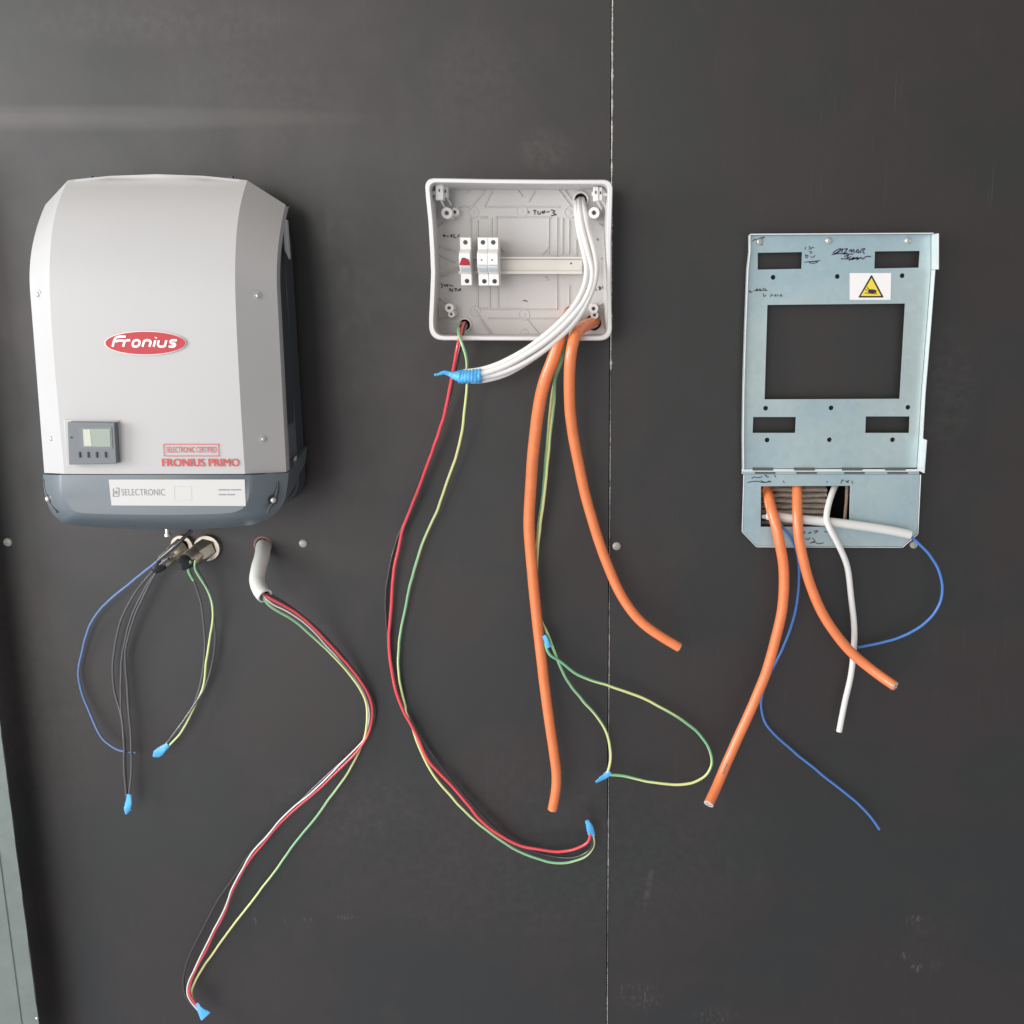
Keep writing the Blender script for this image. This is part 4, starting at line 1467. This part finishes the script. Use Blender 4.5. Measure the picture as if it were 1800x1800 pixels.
gA = [(1000, 560, .03), (992, 590, .104), (986, 615, .108), (985, 632, .102), (978, 652, .095), (975, 672, .088), (973, 708, .08), (968, 760, .066), (962, 813, .054), (956, 877, .044), (950, 925, .036), (945, 970, .03), (943, 1020, .024), (946, 1070, .022), (952, 1093, .028), (961, 1113, .04), (971, 1138, .045), (983, 1166, .04), (998, 1197, .032), (1022, 1228, .026), (1049, 1259, .022), (1065, 1285, .02), (1073, 1317, .022), (1073, 1340, .026), (1068, 1358, .03)]
gB = [(1003, 562, .025), (996, 592, .096), (990, 618, .100), (989, 634, .096), (980, 656, .088), (971, 690, .076), (966, 740, .062), (960, 800, .05), (952, 880, .038), (945, 945, .028), (940, 1010, .02), (942, 1060, .02), (949, 1097, .03), (957, 1122, .045), (961, 1140, .05), (969, 1154, .050), (982, 1161, .045), (1007, 1181, .04), (1033, 1193, .036), (1067, 1204, .03), (1100, 1216, .026), (1133, 1228, .024), (1167, 1246, .022), (1200, 1267, .022), (1229, 1291, .022), (1247, 1317, .024), (1252, 1341, .026), (1243, 1362, .028), (1222, 1375, .03), (1189, 1380, .03), (1144, 1375, .03), (1111, 1367, .03), (1089, 1363, .03), (1068, 1362, .03)]
wire('striped_wire', gA, W * 2.5, M['gy2'], 'green and yellow wire taking the short inner side of the loop over the seam', 'wire', 'green and yellow wires of the box')
wire('striped_wire', gB, W * 2.5, M['gy'], 'green and yellow wire making the wide loop to the right of the seam', 'wire', 'green and yellow wires of the box')

rb_ = [(819, 566, .002), (815, 569, .03), (810, 588, .085), (806, 602, .105), (801, 630, .10), (795, 661, .09), (781, 729, .07), (762, 788, .055), (742, 842, .042), (719, 900, .03), (703, 950, .022), (692, 1011, .018), (687, 1070, .014), (684, 1120, .012), (688, 1175, .013), (697, 1215, .016), (710, 1250, .018), (732, 1292, .02), (752, 1334, .022), (785, 1372, .024), (820, 1411, .026), (845, 1442, .028), (875, 1466, .028), (910, 1485, .028), (950, 1494, .028), (985, 1497, .028), (1018, 1490, .029), (1034, 1480, .03), (1038, 1464, .031)]
wire('red_wire', rb_, W * 2.7, M['redw'], 'red wire from the grey box sweeping down to the tape beside the seam', 'wire', 'long wires of the electrical box')
kb_ = [(821, 568, .002), (819, 572, .026), (812, 592, .075), (806, 625, .075), (797, 665, .065), (779, 735, .045), (758, 795, .036), (737, 850, .026), (714, 912, .018), (698, 950, .012), (686, 989, .010), (679, 1035, .009), (678, 1089, .009), (682, 1140, .009), (690, 1185, .009), (704, 1225, .009), (722, 1262, .010), (742, 1298, .011), (770, 1341, .012), (806, 1385, .012), (835, 1420, .013), (868, 1454, .014), (908, 1484, .015), (952, 1501, .016), (1000, 1508, .02), (1025, 1502, .024), (1041, 1487, .028), (1040, 1468, .030)]
wire('black_wire', kb_, W * 2.5, M['blackw'], 'thin black wire shadowing the red one down from the grey box', 'wire', 'long wires of the electrical box')
gb_ = [(813, 567, .004), (806, 571, .04), (808, 590, .100), (813, 606, .112), (819, 625, .108), (821, 650, .095), (818, 708, .075), (811, 760, .06), (800, 809, .048), (785, 849, .04), (768, 898, .03), (744, 950, .022), (726, 1011, .018), (710, 1078, .014), (702, 1133, .012), (700, 1178, .011), (705, 1214, .010), (714, 1246, .009), (729, 1290, .010), (746, 1332, .012), (762, 1362, .014), (790, 1397, .016), (825, 1435, .018), (865, 1467, .02), (910, 1496, .02), (950, 1511, .02), (982, 1517, .02), (1010, 1514, .02), (1030, 1505, .022), (1044, 1486, .026), (1042, 1466, .03)]
wire('striped_wire', gb_, W * 2.3, M['gy2'], 'green and yellow wire from the left entry of the grey box, beside the red one', 'wire', 'long wires of the electrical box')

# ------------------------------------------------------------------ steel bracket
PD = 0.020
br = thing('steel_bracket', P(1458, 961, 0), 'blue-grey steel mounting bracket with a big square window, right side', 'steel bracket')
up_out = [(1317, 414), (1636, 412), (1636, 474), (1628, 580), (1619, 690), (1615, 764), (1611, 822), (1306, 824), (1305.5, 764), (1306.5, 680), (1309.5, 580), (1313.5, 474), (1317, 443)]
wins = [[(1332, 444.5), (1410, 443), (1409, 472.5), (1332, 474)], [(1538, 442), (1617, 441), (1615, 470.5), (1537, 472)],
        [(1349, 536), (1591, 533.5), (1581.5, 701), (1344, 702)], [(1324, 733), (1399, 733), (1398, 761), (1323, 761)], [(1522, 732), (1599, 732), (1598, 761), (1521, 761)]]
dots = [(1359, 487.5), (1472, 486), (1586, 484.6), (1346, 717.6), (1461, 717), (1596, 716), (1348.5, 773.5), (1458, 773), (1569, 773)]
loops = [loop_px(up_out, PD)] + [loop_px(w_, PD) for w_ in wins] + [circ_px(x, y, 4.2, PD, 20) for x, y in dots]
V, Fs = plate(loops, PD - .0022, PD)
upp = mk('upper_plate', V, Fs, M['zinc'], br, bevel=0.0007)
# added black discs that paint the shade inside the small holes
V, Fs = [], []
parts = [lathe(P(x, y, PD - .0026), (0, -1, 0), [(0, 0), (.0058, 0), (.0058, -.004)], 16) for x, y in dots]
for q in parts:
    mk('hole_shade_disc', *q, M['void'], upp)


def flange(pts, d0, d1, th, side, name='flange'):
    """sheet folded forward along a polyline of pixels (at depth d0)"""
    base_ = [P(x, y, d0) for x, y in pts]
    V, Fs = [], []
    for i, b in enumerate(base_):
        V += [Vector((b.x, -d0, b.z)), Vector((b.x, -d1, b.z)), Vector((b.x + side[0], -d1, b.z + side[1])), Vector((b.x + side[0], -d0, b.z + side[1]))]
    for i in range(len(base_) - 1):
        a = 4 * i
        for k in range(4):
            k2 = (k + 1) % 4
            Fs.append((a + k, a + k2, a + 4 + k2, a + 4 + k))
    n4 = len(V) - 4
    Fs += [(0, 1, 2, 3), (n4 + 3, n4 + 2, n4 + 1, n4)]
    return mk(name, V, Fs, M['zinced'], br, bevel=0.0004)


flange([(1636.3, 412), (1636.3, 474)], PD - .002, PD + .036, 0, (.0022, 0))
flange([(1636.3, 474.3), (1628.3, 580), (1619.3, 690), (1615.3, 764), (1611.3, 822)], PD - .002, PD + .017, 0, (.0022, 0))
flange([(1615.8, 768), (1611.6, 825)], PD - .002, PD + .036, 0, (.0028, 0))
flange([(1317, 414), (1317, 443), (1313.5, 474), (1309.5, 580), (1306.5, 680), (1305.5, 764), (1306, 824)], PD - .002, PD + .015, 0, (-.0020, 0))
flange([(1317, 413.6), (1476, 412.6), (1637, 411.6)], PD - .002, PD + .012, 0, (0, .0020))
# hinge strip between the two plates
zz0 = P(1450, 824, PD).z
hx0, hx1 = P(1304, 826, PD).x, P(1616, 826, PD).x
V, Fs = box(hx0, hx1, -PD - .0025, -PD + .003, P(1450, 829.0, PD).z, P(1450, 824.4, PD).z)
hg = mk('hinge_strip', V, Fs, M['zinced'], br, bevel=0.0008)
V, Fs = box(hx0, hx1, -PD - .0012, -PD + .002, P(1450, 833.5, PD).z, P(1450, 829.4, PD).z)
mk('hinge_strip', V, Fs, M['zinc'], br, bevel=0.0008)
for xs in (1323, 1396, 1480, 1556):
    V, Fs = qprism([(xs, 822.6), (xs + 36, 822.6), (xs + 36, 827.2), (xs, 827.2)], PD - .001, PD + .0032)
    mk('hinge_slot', V, Fs, M['zincd'], hg)
    V, Fs = qprism([(xs + 4, 828.6), (xs + 40, 828.6), (xs + 40, 833), (xs + 4, 833)], PD - .001, PD + .0022)
    mk('hinge_slot', V, Fs, M['zincd'], hg)
# lower flap
lo_out = [(1308, 833.8), (1617, 833.8), (1612, 938), (1585.5, 961), (1330, 960), (1305, 934)]
lwin = [(1338, 855), (1494.5, 854), (1492.5, 926), (1337.5, 926)]
V, Fs = plate([loop_px(lo_out, PD), loop_px(lwin, PD)], PD - .0022, PD)
low = mk('lower_plate', V, Fs, M['zinc'], br, bevel=0.0007)
# bright rims on edges of the lower flap
flange([(1617, 834), (1612, 938)], PD - .002, PD + .0012, 0, (.0016, 0), 'edge_lip')
flange([(1308, 834), (1305, 934)], PD - .002, PD + .0012, 0, (-.0014, 0), 'edge_lip')
flange([(1330, 960), (1585.5, 961)], PD - .002, PD + .0012, 0, (0, -.0014), 'edge_lip')
flange([(1305, 934), (1330, 960)], PD - .002, PD + .0012, 0, (-.001, -.001), 'edge_lip')
flange([(1612, 938), (1585.5, 961)], PD - .002, PD + .0012, 0, (.001, -.001), 'edge_lip')
for x, y in ((1335, 425), (1457, 423), (1596, 423)):
    V, Fs = lathe(P(x, y, PD), (0, -1, 0), [(0, .0030), (.0018, .0030), (.0019, .0016), (.0024, .0016), (.0026, .0032), (.0046, .0026), (.0060, .0008), (.0062, -.001)], 20)
    mk('screw', V, Fs, M['screw'], br, smooth=35)
# warning sticker
ws = mk('warning_sticker', *qprism([(1494, 480), (1566.5, 480), (1565.5, 527), (1494, 527)], PD - .0005, PD + .0008), M['white'], br)
tri = [(1532, 482.5), (1553.5, 523), (1508.5, 523)]
wf = flat(PD + .0008)
mk('triangle_border', [wf(x, y, .0004) for x, y in rounded(tri, {0: 2.5, 1: 2.5, 2: 2.5}, 4)], [tuple(range(15))], M['black'], ws)
tri2 = [(1532, 488.5), (1548.8, 520.2), (1513.0, 520.2)]
mk('triangle', [wf(x, y, .0008) for x, y in tri2], [(0, 1, 2)], M['yellow'], ws)
hand = [(1525, 513), (1527, 509.5), (1531, 508.5), (1537, 509), (1541, 511), (1540, 514.5), (1535, 515.5), (1528, 515)]
mk('pictogram', *merge([([wf(x, y, .0012) for x, y in hand], [tuple(range(8))]), ribbon([[(1524, 504), (1526, 508), (1530, 510)], [(1521, 508), (1524, 511)], [(1520, 515), (1542, 516.5)]], 1.2, wf, .0012)]), M['ink'], ws)
# handwriting on the steel
pf_ = flat(PD)
vio = [[(1464, 445), (1470, 440), (1478, 437), (1473, 444), (1466, 447), (1476, 441), (1482, 437), (1479, 444)], [(1484, 438), (1490, 437), (1486, 442), (1482, 447), (1489, 444)], [(1492, 442), (1497, 438), (1496, 444), (1501, 438), (1501, 445)],
       [(1504, 444), (1508, 438), (1510, 445), (1505, 442)], [(1512, 445), (1515, 438), (1521, 437), (1516, 442), (1520, 446)], [(1484, 451), (1492, 448), (1488, 454), (1496, 451)], [(1492, 458), (1502, 452), (1497, 457), (1508, 452), (1506, 457), (1514, 452), (1516, 456), (1522, 451), (1531, 451)],
       [(1462, 448), (1468, 446), (1484, 446), (1500, 447)], [(1478, 455), (1496, 455), (1512, 454)]]
words(vio, 2.0, pf_, .0006, M['inkv'], br)
blkw = [[(1416, 434), (1415, 439)], [(1421, 433), (1427, 437), (1421, 438)], [(1427, 434), (1431, 436)], [(1422, 442), (1428, 443), (1424, 446)], [(1416, 447), (1417, 454), (1421, 449), (1416, 449)], [(1425, 451), (1428, 453), (1433, 449)], [(1414, 461), (1424, 460), (1438, 460), (1430, 463), (1422, 461), (1442, 458)],
        [(1316, 513), (1319, 510), (1318, 515), (1323, 512)], [(1328, 510), (1332, 507), (1330, 512)], [(1333, 511), (1336, 507), (1338, 512)], [(1340, 508), (1344, 507), (1347, 512)], [(1325, 511), (1349, 510)],
        [(1342, 516), (1343, 522), (1347, 518)], [(1354, 522), (1356, 517), (1359, 520)], [(1361, 521), (1364, 517), (1364, 522)], [(1367, 517), (1368, 521)], [(1370, 521), (1374, 517), (1374, 522)],
        [(1323, 424), (1328, 420), (1332, 423)], [(1334, 419), (1342, 417)], [(1340, 420), (1344, 416)], [(1332, 428), (1341, 431)]]
words(blkw, 1.3, pf_, .0006, M['ink'], br)
lw_ = [[(1321, 841), (1328, 838), (1331, 840), (1340, 838)], [(1344, 836), (1348, 835), (1347, 839), (1352, 838)], [(1361, 835), (1364, 839)], [(1314, 848), (1330, 846), (1340, 848), (1356, 847)], [(1337, 845), (1346, 848), (1354, 845)], [(1376, 845), (1379, 849)], [(1453, 846), (1455, 848)],
       [(1478, 850), (1481, 843), (1483, 846)], [(1486, 845), (1492, 848)], [(1488, 849), (1492, 844)], [(1497, 845), (1499, 850)],
       [(1412, 934), (1416, 936), (1413, 938)], [(1420, 938), (1426, 935), (1424, 938)], [(1430, 934), (1438, 933), (1432, 938)], [(1449, 934), (1454, 936)], [(1416, 946), (1420, 949), (1424, 945)], [(1428, 946), (1433, 951), (1428, 953)], [(1424, 955), (1432, 953), (1438, 956), (1448, 954)]]
words(lw_, 1.4, pf_, .0006, M['ink'], br)

# cables of the bracket
p1 = [(1346, 842, -.034), (1348, 858, -.010), (1351, 877, .014), (1357, 900, .033), (1365, 927, .045), (1371, 955, .05), (1377, 990, .05), (1378, 1024, .05), (1374, 1074, .05), (1362, 1127, .05), (1347, 1180, .05), (1327, 1230, .05), (1303, 1283, .052), (1278, 1340, .062), (1260, 1382, .080), (1246, 1413, .104)]
p2 = [(1402, 842, -.012), (1401, 858, .008), (1401, 882, .028), (1402, 912, .042), (1404, 942, .048), (1411, 979, .05), (1421, 1018, .05), (1444, 1074, .05), (1471, 1117, .05), (1500, 1150, .054), (1530, 1175, .062), (1554, 1193, .076), (1573, 1206, .094)]
oc1 = wire('orange_cable', p1, W * 9.1, M['orange'], 'thick orange cable from the bracket slanting down left, printed near its white end', 'cable', 'thick orange cables', n=24)
oc2 = wire('orange_cable', p2, W * 8.8, M['orange'], 'thick orange cable from the middle of the bracket curving down right', 'cable', 'thick orange cables', n=24)


def cable_end(obj, pts, r, white):
    path = wpath(pts)
    e = path[-1]
    t = (path[-1] - path[-4]).normalized()
    V, Fs = lathe(e + t * .0006, t, [(r * (1.0 if white else .78), -.001), (r * (.97 if white else .76), .0008), (0, .0010)], 24)
    mk('cut_face', V, Fs, M['core'], obj, smooth=30)
    ax, u, v = frame_of(t)
    for a in (0.4, 2.5, 4.6):
        c = e + t * .0012 + (u * math.cos(a) + v * math.sin(a)) * r * .42
        V, Fs = lathe(c, t, [(r * .20, 0), (r * .18, .0012), (0, .0014)], 12)
        mk('core', V, Fs, M['copper'] if not white else M['greyprint'], obj, smooth=30)


cable_end(oc1, p1, W * 9.1, True)
cable_end(oc2, p2, W * 8.8, False)
cable_end(o1, cl, W * 9.2, False)
cable_end(o2, cr, W * 8.9, False)

wc = [(1474, 842, -.014), (1466, 858, .004), (1458, 880, .024), (1453.5, 900, .036), (1453, 916, .042), (1459, 930, .044), (1466, 942, .042), (1480, 970, .036), (1490, 998, .03), (1497, 1053, .026), (1502, 1097, .024), (1501.5, 1141, .022), (1496, 1186, .024), (1486, 1230, .028), (1475, 1286, .034)]
oo = wire('white_cable', wc, W * 5.4, M['wcable'], 'white cable hanging from the bracket window, crossing behind the orange cable', 'cable', n=16)
b1 = [(1366, 905, .010), (1370, 918, .028), (1378, 930, .033), (1390, 946, .034), (1402, 975, .034), (1406, 1009, .032), (1400, 1068, .03), (1386, 1115, .028), (1371, 1150, .026), (1352, 1190, .022), (1340, 1222, .018), (1338, 1246, .016), (1345, 1270, .014), (1365, 1295, .014), (1391, 1318, .014), (1421, 1342, .014), (1465, 1377, .016), (1509, 1412, .018), (1533, 1439, .02), (1546, 1458, .022)]
wire('blue_wire', b1, W * 2.3, M['bluew'], 'blue wire passing behind the left orange cable and ending at the lower right', 'wire', 'blue wires of the bracket')
b2_ = [(1592, 939, .038), (1606, 947, .036), (1624, 964, .033), (1645, 993, .03), (1655.5, 1028, .028), (1653, 1059, .026), (1636, 1086, .025), (1606, 1109, .022), (1568, 1125, .018), (1530, 1134, .014), (1500, 1139, .012), (1492, 1140, .012)]
wire('blue_wire', b2_, W * 2.5, M['bluew'], 'blue wire looping out to the right from the white tube below the bracket', 'wire', 'blue wires of the bracket')
wt = [(1348, 906, .010), (1380, 910, .022), (1420, 914, .030), (1470, 919, .033), (1530, 927, .034), (1572, 934, .036), (1601, 940, .038)]
path = wpath(wt)
V1, F1, _ = tube(path, W * 8.0, 24, cap=False)
V2, F2, _ = tube(path, W * 6.8, 24, cap=False)
nV = len(V1)
Fs = F1 + [tuple(reversed([i + nV for i in f])) for f in F2]
for last in (0, (len(path) - 1) * 24):
    for k in range(24):
        k2 = (k + 1) % 24
        Fs.append((last + k, last + k2, nV + last + k2, nV + last + k))
o = mk('white_tube', V1 + V2, Fs, M['trunk'], smooth=50)
tag(o, 'white plastic tube lying across the lower bracket plate', 'tube')
V, Fs, _ = tube(spline([P(1338, 908, -.012), P(1346, 908, 0.0), P(1356, 907, .012)]), W * 4, 14)
o = mk('cable_stub', V, Fs, M['wcable'], smooth=60)
tag(o, 'short pale cable stub at the left corner of the bracket window', 'cable')

# faint moulded print on the left orange cable of the bracket
path = wpath(p1)
parts = []
mid = [i for i, q in enumerate(path)]
L0 = int(len(path) * .80)
L1 = int(len(path) * .905)
rs = random.Random(3)
step_ = 0
acc = 0
for i in range(L0, L1):
    q = path[i]
    t = (path[i + 1] - path[i - 1]).normalized()
    view = (Vector((0, -DIST, EYE)) - q).normalized()
    side = t.cross(view).normalized()
    outn = side.cross(t).normalized()
    for s in (-1, 0, 1):
        if rs.random() < .72:
            ang = -0.15 + s * 0.13
            c = q + (outn * math.cos(ang) + side * math.sin(ang)) * (W * 9.1 + .0003)
            e1, e2 = t * rs.uniform(.0008, .0016), (side * math.cos(ang) - outn * math.sin(ang)) * .0007
            parts.append(([c - e1 - e2, c + e1 - e2, c + e1 + e2, c - e1 + e2], [(0, 1, 2, 3)]))
mk('print', *merge(parts), M['brown'], oc1)
